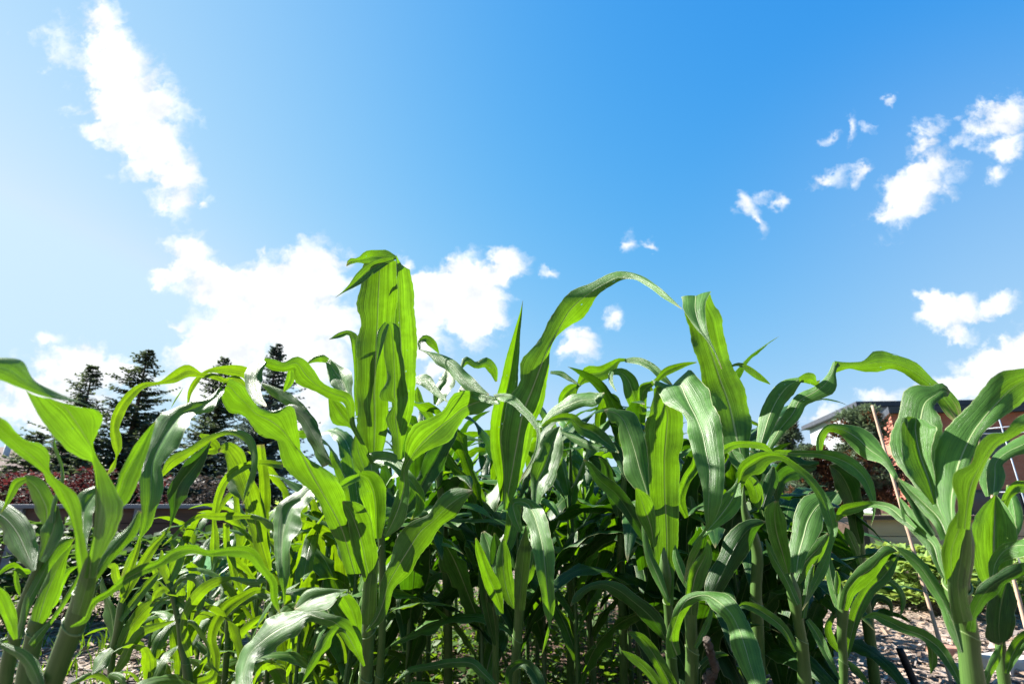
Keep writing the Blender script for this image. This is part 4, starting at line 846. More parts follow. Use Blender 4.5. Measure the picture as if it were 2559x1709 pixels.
hero("corn plant between arch and folded leaf, its own leaf pointing right", 1.7,
 ['J',(1130,2900,76),(1120,2300,76),(1100,1600,72),(1120,1000,60),(1180,500,40),(1240,300,24)],['J',(1110,1500)],[
 L('C',(1440,1330,20,20),(1500,1215,48,30),(1605,1135,22,22),(1690,1052,30,38),(1780,1012,30,34),(1880,985,20,20),(1974,968,4,4),dz=(0,-.1),tilt=-.4,ruffle=.06),
 L('C',(1500,1420,20,20),(1480,1300,40,40),(1500,1210,50,40),(1560,1180,40,50),dz=(0,0),tilt=-.4),
 L('J',(1080,1250,20,20),(1040,1050,60,50),(980,900,60,60),(960,780,40,40),(900,700,4,4),dz=(-.1,-.15),tilt=.3,mat='leaf_dark'),
 L('J',(1160,900,20,20),(1120,760,50,50),(1060,640,50,50),(1040,560,10,10),dz=(-.1,-.1),tilt=.7,mat='leaf_dark'),
 L('J',(1700,1250,20,20),(1640,1100,40,50),(1700,900,44,44),(1780,760,36,36),(1760,700,6,6),dz=(-.2,-.25),tilt=.0),
 L('J',(1720,1500,16,16),(1760,1300,50,40),(1740,1100,44,44),(1710,960,36,36),(1690,860,4,4),dz=(-.1,-.1),tilt=.5),
])
# ------------------------------------------------------------------ corn grown in free space (the rows behind)
def gx(px, Y):
    return (px - CX) / FPX * (Y * CP - CAM_H * SP)
def free_leaf(base, az, length, W, th0, droop, seed):
    r = random.Random(seed)
    n = 34; ds = length / (n - 1)
    th = th0; p = np.array(base, float); a = az; pts = [p.copy()]; S = []
    tw = r.uniform(-.9, .9); sw = r.uniform(-.5, .5)
    for i in range(n):
        u = i / (n - 1)
        ca = a + sw * u * u
        out = np.array([math.cos(ca), math.sin(ca), 0])
        th = th0 + droop * u ** 1.6 + .12 * math.sin(u * 9 + seed)
        th = min(th, 2.75)
        d = out * math.sin(th) + np.array([0, 0, 1]) * math.cos(th)
        if i: p = p + d * ds; pts.append(p.copy())
        side = np.cross(d, np.cross(out, [0, 0, 1])); lat = np.array([-out[1], out[0], 0])
        k = tw * u ** 1.3
        S.append(lat * math.cos(k) + side * math.sin(k))
    pts = np.array(pts); S = np.array(S); u = np.linspace(0, 1, n)
    w = W * np.minimum(1, .45 + u / .28 * .55) * np.clip(1 - u ** 2.6, 0, 1) ** .8 * (1 + .12 * np.sin(u * 17 + seed))
    T = np.gradient(pts, axis=0); T /= np.linalg.norm(T, axis=1)[:, None]
    N = np.cross(S, T)
    v = r.uniform(.15, .4) * (1 - u * .6)
    Lm = pts + (S + N * v[:, None]) * w[:, None]; Rm = pts + (-S + N * v[:, None]) * w[:, None]
    return blade(pts, Lm, Rm, seed, .16, .2, ncol=9, wave=.10)
def corn_proto(seed, H, nl, ll, W, mat, lean=.03, low=.16):
    r = random.Random(seed)
    root = thing('corn_plant', (0, 0, 0), 'x', 'corn plant', 'x')
    ln = [r.uniform(-lean, lean), r.uniform(-lean, lean)]
    hs = H * .62
    path = np.array([(ln[0] * t * t + .004 * math.sin(t * 9), ln[1] * t * t, hs * t - .03) for t in np.linspace(0, 1, 26)])
    rad = [(.014 - .009 * t) * (H / 1.6) ** .6 * (1 + .08 * (abs((t * 7) % 1 - .5) > .43)) for t in np.linspace(0, 1, 26)]
    v, f, u = tube(path, rad, 8)
    mesh_obj('stalk', v, f, MAT['stalk'], root, u)
    az = r.uniform(0, 6.28)
    for i in range(nl):
        t = low + (1 - low) * (i / (nl - 1)) ** .9
        k = min(25, int(t * 25)); b = path[k]
        top = i >= nl - 3
        a = az + math.pi * i + r.uniform(-.5, .5)
        mid = 1 - abs(t - .6) * 1.1
        lf = free_leaf(b, a, ll * (.55 + .5 * mid) * r.uniform(.85, 1.15), W * (.6 + .45 * mid) * r.uniform(.9, 1.1),
                       r.uniform(.08, .3) if top else r.uniform(.3, .6), r.uniform(1.0, 2.3) if top else r.uniform(1.4, 2.4), seed * 50 + i)
        mesh_obj('leaf', lf[0], lf[1], MAT[mat], root, lf[2])
    return root
def plant_rows(protos, spots, label, group, rnd):
    used = set()
    for i, (x, y, sc, lab) in enumerate(spots):
        k = rnd.randrange(len(protos))
        if len(used) < len(protos): k = len(used)
        rz = rnd.uniform(0, 6.28)
        if k not in used:
            used.add(k); o = protos[k]; o.location = (x, y, 0); o.rotation_euler = (0, 0, rz); o.scale = (sc,) * 3
            o['label'] = lab or label; o['group'] = group
        else:
            copy_thing(protos[k], (x, y, 0), rz, sc, lab or label, group)
rr = random.Random(42)
spots = []
for row, y in enumerate((1.95, 2.35, 2.8, 3.3, 3.9, 4.6)):
    x0 = -.62 - .05 * row; x1 = .95 + .10 * row
    n = int((x1 - x0) / (.19 + .02 * row))
    for i in range(n):
        x = x0 + (i + .5) / n * (x1 - x0) + rr.uniform(-.05, .05)
        spots.append((x, y + rr.uniform(-.12, .12), rr.uniform(.86, 1.04), None))
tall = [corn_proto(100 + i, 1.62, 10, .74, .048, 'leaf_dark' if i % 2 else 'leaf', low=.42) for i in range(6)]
plant_rows(tall, spots, 'tall corn plant in the dense shaded rows behind the front plants', 'corn plants in the dense rows at the centre', rr)
ysp = []
for (px, y, sc) in [(430,2.4,.9),(600,2.2,1.05),(690,1.9,1.0),(760,2.3,1.1),(820,2.0,1.05),(880,2.4,1.15),
                    (380,2.9,1.0),(640,2.8,1.1),(730,3.0,1.15),(930,2.9,1.15),(860,2.9,1.15),(480,3.0,.95),(560,2.7,.95),(640,3.3,1.1),(800,3.4,1.2),(350,2.8,.8),(720,2.5,1.05),(310,1.75,.72),(555,1.65,.84),(700,1.7,.98),(800,1.55,.95),(400,1.9,.8),(600,2.3,1.2),(680,2.6,1.25),(750,2.15,1.2),(840,2.5,1.28),(915,2.2,1.25),(520,2.6,1.1),(440,3.1,1.1)]:
    ysp.append((gx(px, y), y, sc * .95, None))
young = [corn_proto(200 + i, 1.12, 8, .5, .03, 'leaf_young') for i in range(5)]
plant_rows(young, ysp, 'young bright green corn plant in the open patch left of the dense rows', 'young corn plants in the open left patch', rr)
rsp = []
for (px, y, sc) in [(1780,1.75,.92),(1850,1.95,.9),(1930,1.75,.86),(1990,2.05,.84),(2070,1.9,.78),(2100,2.3,.80),(1930,2.4,.9),(2030,2.7,.85),(1890,2.9,.95),(1830,2.5,.97),(1990,3.2,.95)]:
    rsp.append((gx(px, y), y, sc, None))
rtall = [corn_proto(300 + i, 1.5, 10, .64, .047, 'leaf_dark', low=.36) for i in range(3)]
plant_rows(rtall, rsp, 'dark green corn plant in the thin rows at the right end of the plot', 'corn plants at the right end of the plot', rr)

# ------------------------------------------------------------------ ground
def ground_mat():
    m, nt = new_mat('garden_ground'); b = NB(nt)
    tc_ = b.n('ShaderNodeTexCoord'); v = tc_.outputs['Object']
    n1 = b.noise(v, 1.3, 5, .6); n2 = b.noise(v, 26, 5, .65); n3 = b.noise(b.mapping(v, (1, .35, 1)), 60, 3, .6)
    vo = b.n('ShaderNodeTexVoronoi'); vo.inputs['Scale'].default_value = 34; b.l(b.mapping(v, (1, .5, 1)), vo.inputs['Vector'])
    chips = b.mix(b.mr(n2.outputs['Fac'], .3, .7), (.14, .095, .07), (.30, .23, .185))
    sepc = b.n('ShaderNodeSeparateColor'); b.l(vo.outputs['Color'], sepc.inputs[0])
    chips = b.mix(.5, chips, b.mix(sepc.outputs[0], (.09, .062, .045), (.33, .275, .23)))
    soil = b.mix(b.mr(n2.outputs['Fac'], .3, .7), (.036, .021, .014), (.10, .063, .045))
    sep = b.n('ShaderNodeSeparateXYZ'); b.l(v, sep.inputs[0])
    # dug soil under the corn, chips on the paths around it
    dx = b.math('ABSOLUTE', b.math('SUBTRACT', sep.outputs[0], .15)); dy = b.math('ABSOLUTE', b.math('SUBTRACT', sep.outputs[1], 2.6))
    dd = b.math('MAXIMUM', b.math('SUBTRACT', dx, 1.25), b.math('SUBTRACT', dy, 2.6))
    dd = b.math('ADD', dd, b.math('MULTIPLY', b.math('SUBTRACT', n1.outputs['Fac'], .5), .9))
    k = b.mr(dd, -.1, .12, 0, 1, True)
    far = b.mr(sep.outputs[1], 10, 16, 0, 1, True)
    c = b.mix(k, soil, chips)
    c = b.mix(far, c, b.mix(b.mr(n2.outputs['Fac'], .3, .7), (.05, .085, .025), (.10, .14, .05)))
    pr = b.n('ShaderNodeBsdfPrincipled'); b.l(c, pr.inputs['Base Color']); pr.inputs['Roughness'].default_value = .9
    pr.inputs['Specular IOR Level'].default_value = .2
    bp = b.n('ShaderNodeBump'); bp.inputs['Strength'].default_value = .9; bp.inputs['Distance'].default_value = .03
    b.l(b.math('ADD', b.math('ADD', n2.outputs['Fac'], n3.outputs['Fac']), vo.outputs['Distance']), bp.inputs['Height']); b.l(bp.outputs[0], pr.inputs['Normal'])
    out = b.n('ShaderNodeOutputMaterial'); b.l(pr.outputs[0], out.inputs['Surface'])
    return m
def ground():
    xs = np.concatenate([[-600, -200, -60, -20], np.linspace(-8, 8, 81), [20, 60, 200, 600]])
    ys = np.concatenate([[-100, -20, -4], np.linspace(0, 12, 61), [20, 40, 100, 300, 900]])
    g = np.random.RandomState(3)
    V = []
    for y in ys:
        for x in xs:
            near = abs(x) < 8.1 and -.1 < y < 12.1
            V.append((x, y, (.02 * math.sin(x * 3.1 + y) * math.sin(y * 2.3 - x) + g.uniform(-.012, .012)) if near else 0))
    w = len(xs)
    F = [(j * w + i, j * w + i + 1, (j + 1) * w + i + 1, (j + 1) * w + i) for j in range(len(ys) - 1) for i in range(w - 1)]
    o = mesh_obj('ground', V, F, ground_mat()); o['kind'] = 'structure'
ground()
def scatter_chips():
    g = np.random.RandomState(8); V = []; F = []; k = 0; fm = []
    for i in range(15000):
        y = 2.3 + 6.2 * g.rand() ** 1.7; x = g.uniform(-1.12, 1.12) * (y + .3)
        if -.75 < x < 1.15 and y < 5.2 and g.rand() < .93: continue
        a = g.uniform(0, math.pi); l = g.uniform(.012, .05); w = g.uniform(.004, .014); t = g.uniform(-.35, .35); h = g.uniform(.003, .008)
        ax = np.array([math.cos(a) * math.cos(t), math.sin(a) * math.cos(t), math.sin(t)]) * l
        bx = np.array([-math.sin(a), math.cos(a), g.uniform(-.3, .3)]) * w
        c = np.array([x, y, g.uniform(.012, .035)]); z = np.array([0, 0, h])
        q = [c - ax - bx * g.uniform(.4, 1), c + ax - bx, c + ax * g.uniform(.8, 1) + bx, c - ax + bx]
        V += [p for p in q] + [p + z for p in q]
        F += [(k+4, k+5, k+6, k+7), (k, k+1, k+5, k+4), (k+1, k+2, k+6, k+5), (k+2, k+3, k+7, k+6), (k+3, k, k+4, k+7)]
        fm += [int(g.randint(4))] * 5; k += 8
    ms = [surf('wood_chip_pale', (.46, .355, .29), (.58, .47, .40), 60), surf('wood_chip_tan', (.32, .215, .15), (.42, .31, .23), 60),
          surf('wood_chip_grey', (.24, .195, .17), (.34, .29, .26), 60), surf('wood_chip_dark', (.10, .07, .05), (.17, .12, .09), 60)]
    o = mesh_obj('wood_chips', V, F, ms, smooth=False, fmat=fm); o['kind'] = 'stuff'
    tag(o, 'pale and grey wood chip mulch strewn over the paths', 'mulch')
scatter_chips()

def leaflets(V, F, U, c, n, size, spread, h, g, narrow=.35, up=.5):
    for i in range(n):
        a = g.uniform(0, 6.28); r = spread * math.sqrt(g.rand())
        p = c + np.array([math.cos(a) * r, math.sin(a) * r, h * g.rand() ** .8])
        d = np.array([math.cos(a) + g.uniform(-.6, .6), math.sin(a) + g.uniform(-.6, .6), g.uniform(-.3, up * 2)]); d /= np.linalg.norm(d)
        s = np.cross(d, [0, 0, 1]) + g.uniform(-.5, .5, 3); s -= d * (s @ d); s /= np.linalg.norm(s) + 1e-6
        L_ = size * g.uniform(.6, 1.3); w = L_ * narrow * g.uniform(.7, 1.2)
        nn = np.cross(s, d) * L_ * g.uniform(-.15, .15)
        k = len(V)
        V += [p, p + d * L_ * .5 + s * w + nn, p + d * L_, p + d * L_ * .5 - s * w + nn, p + d * L_ * .5]
        U += [(.5, 0), (0, .5), (.5, 1), (1, .5), (.5, .5)]
        F += [(k, k + 1, k + 4), (k + 1, k + 2, k + 4), (k + 2, k + 3, k + 4), (k + 3, k, k + 4)]
def weeds():
    g = np.random.RandomState(21); V = []; F = []; U = []
    for i in range(800):
        y = g.uniform(2.2, 6.4); x = g.uniform(-.5, .5) * 1.0 * y * .8 + .05
        leaflets(V, F, U, np.array([x, y, .0]), g.randint(10, 24), g.uniform(.03, .065), g.uniform(.05, .14), g.uniform(.06, .26), g)
    o = mesh_obj('weeds', V, F, MAT['weed'], uvs=U); o['kind'] = 'stuff'
    tag(o, 'low leafy weeds covering the soil between the cornstalks', 'weeds')
    V = []; F = []; U = []
    for i in range(560):
        y = g.uniform(2.5, 5.5); x = g.uniform(-.95, -.12) * y
        a = g.uniform(0, 6.28)
        for b_ in range(g.randint(3, 7)):
            hgt = g.uniform(.04, .16); aa = a + g.uniform(-1.5, 1.5); w = .0035
            base = np.array([x + g.uniform(-.02, .02), y + g.uniform(-.02, .02), 0]); bend = np.array([math.cos(aa), math.sin(aa), 0]) * hgt * g.uniform(.2, .8)
            s = np.array([-math.sin(aa), math.cos(aa), 0]) * w; k = len(V)
            V += [base - s, base + s, base + bend * .35 + np.array([0, 0, hgt * .6]) + s, base + bend * .35 + np.array([0, 0, hgt * .6]) - s, base + bend + np.array([0, 0, hgt])]
            U += [(0, 0), (1, 0), (1, .6), (0, .6), (.5, 1)]
            F += [(k, k + 1, k + 2, k + 3), (k + 3, k + 2, k + 4)]
    o = mesh_obj('grass', V, F, MAT['leaf_young'], uvs=U); o['kind'] = 'stuff'
    tag(o, 'short grass tufts growing through the mulch at the left', 'grass')
weeds()

def bushy(name, label, cat, c, rx, ry, h, n, size, mat, group=None, stem=True, narrow=.45, seed=0, stems=None):
    g = np.random.RandomState(seed + 77)
    root = thing(name, (c[0], c[1], 0), label, cat, group)
    V = []; F = []; U = []
    nb = 26
    for i in range(nb):
        a = g.uniform(0, 6.28); rad = g.rand() ** .5; z = g.uniform(.12, 1) 
        shrink = math.sqrt(max(.05, 1 - (z - .35) ** 2 * 1.7))
        p = np.array([c[0] + math.cos(a) * rx * rad * shrink, c[1] + math.sin(a) * ry * rad * shrink, h * z])
        leaflets(V, F, U, p - np.array([0, 0, h * .08]), int(n / nb * g.uniform(.5, 1.5)), size, max(rx, ry) * .22, h * .16, g, narrow, .35)
    mesh_obj('foliage', V, F, mat, root, U)
    if stem:
        parts = []
        for i in range(stems or 7):
            a = g.uniform(0, 6.28); e = np.array([c[0] + math.cos(a) * rx * .6, c[1] + math.sin(a) * ry * .6, h * g.uniform(.6, .95)])
            b0 = np.array([c[0], c[1], -.02]); mid = (b0 + e) / 2 + g.uniform(-.1, .1, 3) * rx
            parts.append(tube([b0, (b0 * .6 + mid * .4), mid, (mid + e) / 2, e], [h * .012, h * .011, h * .009, h * .007, h * .004], 6))
        v, f, u = merge(parts); mesh_obj('stems', v, f, MAT['bark'], root, u)
    return root
MAT['bark'] = surf('bark', (.10, .075, .055), (.20, .16, .13), 14, .9, stretch=(1, 1, .25), bump=.6)
gl = lambda n, a, t: leaf_material(n, tuple(x * .85 for x in a), tuple(x * .85 for x in t), tuple(x * 1.2 for x in a), .4, .6, .14, 10, .2)
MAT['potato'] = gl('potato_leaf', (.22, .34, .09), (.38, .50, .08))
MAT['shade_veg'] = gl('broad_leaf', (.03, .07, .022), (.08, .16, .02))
for i, (px, y, s, h) in enumerate([(2290,5.0,.44,.46),(2360,4.7,.40,.42),(2420,5.4,.45,.5),(2225,5.4,.46,.46),(2500,5.0,.4,.45),(2600,5.4,.45,.5),(2170,5.4,.34,.34),(2330,6.4,.5,.55)]):
    x = gx(px, y)
    lab = ['bushy potato plant with sunlit pale green leaves left of the long cane', 'low potato plant at the foot of the long bamboo cane', 'tall potato plant behind the large right cornstalk', 'small potato plant below the right timber bed',
           'potato plant beside the wire cage', 'potato plant at the very right edge', 'lowest potato plant nearest the corn rows', 'rearmost potato plant under the pine'][i]
    bushy('potato_plant', lab, 'potato plant', (x, y), s, s, h, 700, .085, MAT['potato'], 'potato plants right of the corn', seed=i, narrow=.4)
for i, (px, y, s, h) in enumerate([(20,4.4,.55,.72),(150,4.6,.55,.68),(300,4.6,.5,.58),(420,4.9,.5,.6),(-80,4.0,.5,.7),(620,5.2,.4,.75),(700,5.6,.4,.85)]):
    x = gx(px, y)
    lab = ['dark leafy vegetable plant behind the leftmost stalk', 'dark leafy vegetable plant behind the thick leaning stalk', 'low shaded vegetable plant at the end of the chip path', 'shaded vegetable plant behind the small bright corn',
           'dark vegetable plant at the left edge', 'light green vine plant climbing behind the yellow leaf', 'taller light green vine plant in front of the dark spruce'][i]
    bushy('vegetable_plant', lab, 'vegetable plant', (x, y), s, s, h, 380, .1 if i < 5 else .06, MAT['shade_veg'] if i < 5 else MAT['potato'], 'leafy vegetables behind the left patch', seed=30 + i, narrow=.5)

def cabbage(label, c, s, seed):
    root = thing('cabbage_plant', (c[0], c[1], 0), label, 'cabbage', None)
    r = random.Random(seed)
    v, f, u = tube([(c[0], c[1], -.02), (c[0], c[1], s * .6), (c[0] + .01, c[1], s * 1.1)], [.02, .018, .012], 8)
    mesh_obj('stem', v, f, MAT['stalk'], root, u)
    for i in range(9):
        a = i * 2.4 + r.uniform(-.3, .3)
        n = 12; out = np.array([math.cos(a), math.sin(a), 0]); lat = np.array([-out[1], out[0], 0]); pts = []; p = np.array([c[0], c[1], s * (.4 + .07 * i)])
        th0 = r.uniform(.3, .7)
        for j in range(n):
            t = th0 + 1.3 * (j / n) ** 1.5; pts.append(p.copy()); p = p + (out * math.sin(t) + np.array([0, 0, math.cos(t)])) * s * .09
        pts = np.array(pts); uu = np.linspace(0, 1, n); w = s * .34 * np.sin(np.clip(uu * 1.15 - .02, .03, 1) * math.pi * .82) ** .8
        w[:3] *= [.15, .3, .6]
        b_ = blade(pts, pts + (lat + np.array([0, 0, .25])) * w[:, None], pts + (-lat + np.array([0, 0, .25])) * w[:, None], seed * 10 + i, .25, .2, ncol=9, wave=.09)
        mesh_obj('leaf', b_[0], b_[1], MAT['blue_leaf'], root, b_[2])
cabbage('blue green cabbage plant standing behind the young left corn', (gx(480, 4.0), 4.0), .40, 2)
cabbage('blue green cabbage plant at the foot of the left patch', (gx(640, 4.6), 4.6), .36, 3)

# ------------------------------------------------------------------ stakes, cage, dead twig, blocks
MAT['cane'] = surf('bamboo', (.50, .34, .24), (.62, .45, .33), 12, .6, stretch=(1, 1, .2), bump=.2)
def cane(label, p0, p1, r=.008):
    p0 = np.array(p0); p1 = np.array(p1)
    ts = np.linspace(0, 1, 40); path = p0 + (p1 - p0) * ts[:, None]
    rad = [r * (1.16 if (i % 7 == 0) else 1) * (1 - .2 * t) for i, t in enumerate(ts)]
    v, f, u = tube(path, rad, 8); o = mesh_obj('bamboo_cane', v, f, MAT['cane'], uvs=u, origin=(p0[0], p0[1], 0))
    tag(o, label, 'bamboo cane', 'bamboo canes right of the corn')
def down(top, low):                       # run a straight stick on to the ground
    top = np.array(top); low = np.array(low); d = low - top; k = (top[2] + .05) / -d[2]
    return top + d * k
t = at(2180, 1013, 3.2); l = at(2345, 1590, 3.05); cane('long bamboo cane leaning left in front of the pine', down(t, l), t, .010)
t = at(2440, 1080, 3.0); l = at(2545, 1490, 2.9); cane('shorter bamboo cane behind the large right corn leaf', down(t, l), t, .010)
m_, nt_ = new_mat('galvanised_wire'); b_ = NB(nt_); pr_ = b_.n('ShaderNodeBsdfPrincipled'); pr_.inputs['Base Color'].default_value = (.5, .52, .55, 1); pr_.inputs['Metallic'].default_value = .85; pr_.inputs['Roughness'].default_value = .35
nzz = b_.noise(None, 60, 3); b_.l(b_.mr(nzz.outputs['Fac'], .3, .7, .25, .5), pr_.inputs['Roughness'])
b_.l(pr_.outputs[0], b_.n('ShaderNodeOutputMaterial').inputs['Surface']); MAT['wire'] = m_
def cage():
    y = 3.1; c = at(2590, 1240, y); cx, cy = c[0], c[1]
    root = thing('tomato_cage', (cx, cy, 0), 'thin galvanised wire plant cage standing at the right edge', 'plant cage')
    ztop = at(2560, 1050, y)[2]
    for i in range(4):
        a = i * math.pi / 2 + .5
        top = np.array([cx + math.cos(a) * .22, cy + math.sin(a) * .22, ztop]); low = np.array([cx + math.cos(a) * .10, cy + math.sin(a) * .10, -.05])
        v, f, u = tube([low, (low + top) / 2, top], [.004] * 3, 6); mesh_obj('upright', v, f, MAT['wire'], root, u)
    for k, t in enumerate((.45, .7, .96)):
        r_ = .10 + .12 * t
        pts = [(cx + math.cos(q) * r_, cy + math.sin(q) * r_, ztop * t) for q in np.linspace(0, 2 * math.pi, 33)]
        v, f, u = tube(pts, [.004] * 33, 6, cap=False); mesh_obj('ring', v, f, MAT['wire'], root, u)
cage()
def mesh_fence():
    root = thing('wire_fence', (4.0, 6.9, 0), 'pale square wire mesh fence behind the right corn plants', 'fence')
    parts = []
    x0, x1, y0 = 3.6, 9.5, 6.9
    for i in range(60):
        x = x0 + (x1 - x0) * i / 59; parts.append(bar((x, y0, .02), (x, y0, .72), .005))
    for k in range(8): parts.append(bar((x0, y0 - .006, .05 + k * .09), (x1, y0 - .006, .05 + k * .09), .005))
    v, f, u = merge(parts); mesh_obj('wire_mesh', v, f, MAT['wire'], root, u, smooth=False)
    for x in (3.6, 5.5, 7.5, 9.5):
        v, f, u = tube([(x, y0 + .03, -.05), (x, y0 + .03, .4), (x, y0 + .03, .85)], [.02] * 3, 8); mesh_obj('post', v, f, MAT['cane'], root, u)
mesh_fence()
MAT['rubber'] = surf('black_rubber', (.008, .008, .009), (.02, .02, .022), 30, .5, bump=.3, bdist=.003)
z0 = 2.0
tp = ray(2247, 1618, 1.95); lw = ray(2292, 1720, 1.9); g0 = down(tp, lw)
ts = np.linspace(0, 1, 24); path = g0 + (tp - g0) * ts[:, None]
v, f, u = tube(path, [.0135 * (1 + .04 * math.sin(i * 1.9)) * (.92 if i == 23 else 1) for i in range(24)], 12)
o = mesh_obj('garden_stake', v, f, MAT['rubber'], uvs=u, origin=(g0[0], g0[1], 0)); tag(o, 'short black stake stuck in the wood chips', 'stake')
MAT['twig'] = surf('dead_twig', (.05, .038, .030), (.14, .115, .095), 40, .9, stretch=(1, 1, .4), bump=.9, bdist=.006)
pts = ['G', (1690, 1200, 0, 0), (1715, 1290, 0, 0), (1740, 1380, 0, 0), (1760, 1440, 0, 0), (1710, 1510, 0, 0), (1680, 1600, 0, 0), (1650, 1720, 0, 0)]
P = np.array(px_rows(pts)); ch = np.arange(len(P)); q = hermite(ch, P, np.linspace(0, len(P) - 1, 50))
zz = np.linspace(1.02, 1.1, 50)
path = np.array([ray(a[0], a[1], z) for a, z in zip(q, zz)])[::-1]
ex = np.array([path[0] + (np.array([path[0][0] - .1, path[0][1], -.05]) - path[0]) * k for k in np.linspace(1, .04, 20)])
path = np.concatenate([ex, path]); nn = len(path)
g_ = np.random.RandomState(4)
rad = [.0075 * (1 + .16 * math.sin(i * 1.3) + g_.uniform(-.12, .12)) * (1.5 if abs(i - 37) < 3 else 1.25 if abs(i - 37) < 5 else 1) for i in range(nn)]
v, f, u = tube(path, rad, 10); v = v + g_.uniform(-.0011, .0011, v.shape)
o = mesh_obj('dead_branch', v, f, MAT['twig'], uvs=u, origin=(ex[0][0], ex[0][1], 0)); tag(o, 'crooked grey brown dead branch sticking up beside the stout stalk', 'dead branch')
MAT['terracotta'] = surf('terracotta', (.42, .2, .14), (.55, .32, .24), 20, .85)
MAT['stone'] = surf('pale_stone', (.55, .5, .46), (.7, .66, .62), 20, .85)
c = at(2470, 1640, 3.3)
def block(name, label, cx, cy, w, d, h, rz, mat, cat):
    bm_v = []
    for (z, s) in ((0, 1), (h * .85, 1), (h, .94)):
        for (i, j) in ((-1, -1), (1, -1), (1, 1), (-1, 1)):
            x = i * w / 2 * s; y = j * d / 2 * s
            bm_v.append((cx + x * math.cos(rz) - y * math.sin(rz), cy + x * math.sin(rz) + y * math.cos(rz), z))
    F = [(3, 2, 1, 0), (8, 9, 10, 11)] + [(k * 4 + i, k * 4 + (i + 1) % 4, k * 4 + 4 + (i + 1) % 4, k * 4 + 4 + i) for k in (0, 1) for i in range(4)]
    o = mesh_obj(name, bm_v, F, mat, smooth=False, origin=(cx, cy, 0)); tag(o, label, cat)
block('paving_stone', 'white stone block lying on the mulch at the right', c[0] + .10, c[1], .24, .16, .08, .3, MAT['stone'], 'stone')
block('brick', 'terracotta brick lying behind the white stone block', c[0] - .02, c[1] + .25, .22, .1, .065, -.2, MAT['terracotta'], 'brick')

# ------------------------------------------------------------------ raised timber beds
MAT['timber'] = surf('weathered_timber', (.085, .05, .038), (.16, .10, .078), 5, .85, stretch=(.25, 1, 3), bump=.4)
MAT['timber_warm'] = surf('warm_timber', (.62, .40, .24), (.78, .54, .36), 5, .8, stretch=(.25, 1, 3), bump=.4)
MAT['grey_wood'] = surf('grey_timber', (.17, .18, .20), (.27, .28, .31), 5, .8, stretch=(.25, 1, 3), bump=.4)
MAT['soil'] = surf('bed_soil', (.05, .032, .022), (.11, .075, .055), 14, .95, bump=.8)
def bed(label, x0, x1, y0, d, h, mat, cap):
    root = thing('raised_bed', ((x0 + x1) / 2, y0, 0), label, 'raised bed', 'raised timber garden beds')
    nb = max(2, int(h / .16)); bh = h / nb
    for k in range(nb):
        v, f, u = box(x0, x1, y0, y0 + .04, k * bh + .004, (k + 1) * bh - .004); mesh_obj('board', v, f, mat, root, u, smooth=False)
        v, f, u = box(x0, x1, y0 + d, y0 + d + .04, k * bh + .004, (k + 1) * bh - .004); mesh_obj('board', v, f, mat, root, u, smooth=False)
    x = x0
    while x <= x1 + .01:
        v, f, u = box(x - .045, x + .045, y0 - .05, y0 - .003, 0, h + .0); mesh_obj('post', v, f, cap, root, u, smooth=False); x += (x1 - x0) / max(1, round((x1 - x0) / 1.6))
    v, f, u = box(x0 - .06, x1 + .06, y0 - .07, y0 + .09, h + .003, h + .045); mesh_obj('cap_rail', v, f, cap, root, u, smooth=False)
    v, f, u = box(x0 + .02, x1 - .02, y0 + .05, y0 + d - .01, 0, h - .06); mesh_obj('soil', v, f, MAT['soil'], root, u, smooth=False)
hL = at(200, 1270, 6.2)[2]
bed('long weathered timber raised bed across the left background', -7.0, -2.9, 6.2, 1.4, hL, MAT['timber'], MAT['grey_wood'])
hR = at(2215, 1298, 6.0)[2]
bed('warm brown timber raised bed behind the right corn', 3.85, 6.6, 6.0, .8, hR, MAT['timber_warm'], MAT['timber'])

# ------------------------------------------------------------------ shrubs and trees behind
MAT['red_leaf'] = gl('red_shrub_leaf', (.055, .018, .02), (.10, .02, .02))
MAT['twiggy'] = gl('dry_shrub_leaf', (.07, .052, .048), (.05, .04, .03))
def shrub(label, px, y, s, top, mat, n, size, seed, group):
    x = gx(px, y); h = at(px, top, y)[2]
    bushy('garden_shrub', label, 'shrub', (x, y), s, s * .7, h, n, size, mat, group, seed=seed, narrow=.4, stems=16)
shrub('dark red barberry shrub at the far left over the bed rail', 40, 9.5, 1.3, 1190, MAT['red_leaf'], 4200, .07, 60, 'shrubs behind the left bed')
shrub('dark red barberry shrub right of the thick leaning stalk', 260, 9.8, 1.3, 1180, MAT['red_leaf'], 4200, .07, 61, 'shrubs behind the left bed')
shrub('grey brown twiggy shrub seen under the arching leaves', 510, 9.3, 1.0, 1195, MAT['twiggy'], 2600, .07, 62, 'shrubs behind the left bed')
MAT['needle'] = gl('spruce_needles', (.13, .17, .12), (.08, .11, .04))
MAT['needle_blue'] = gl('blue_spruce_needles', (.13, .18, .16), (.07, .10, .07))
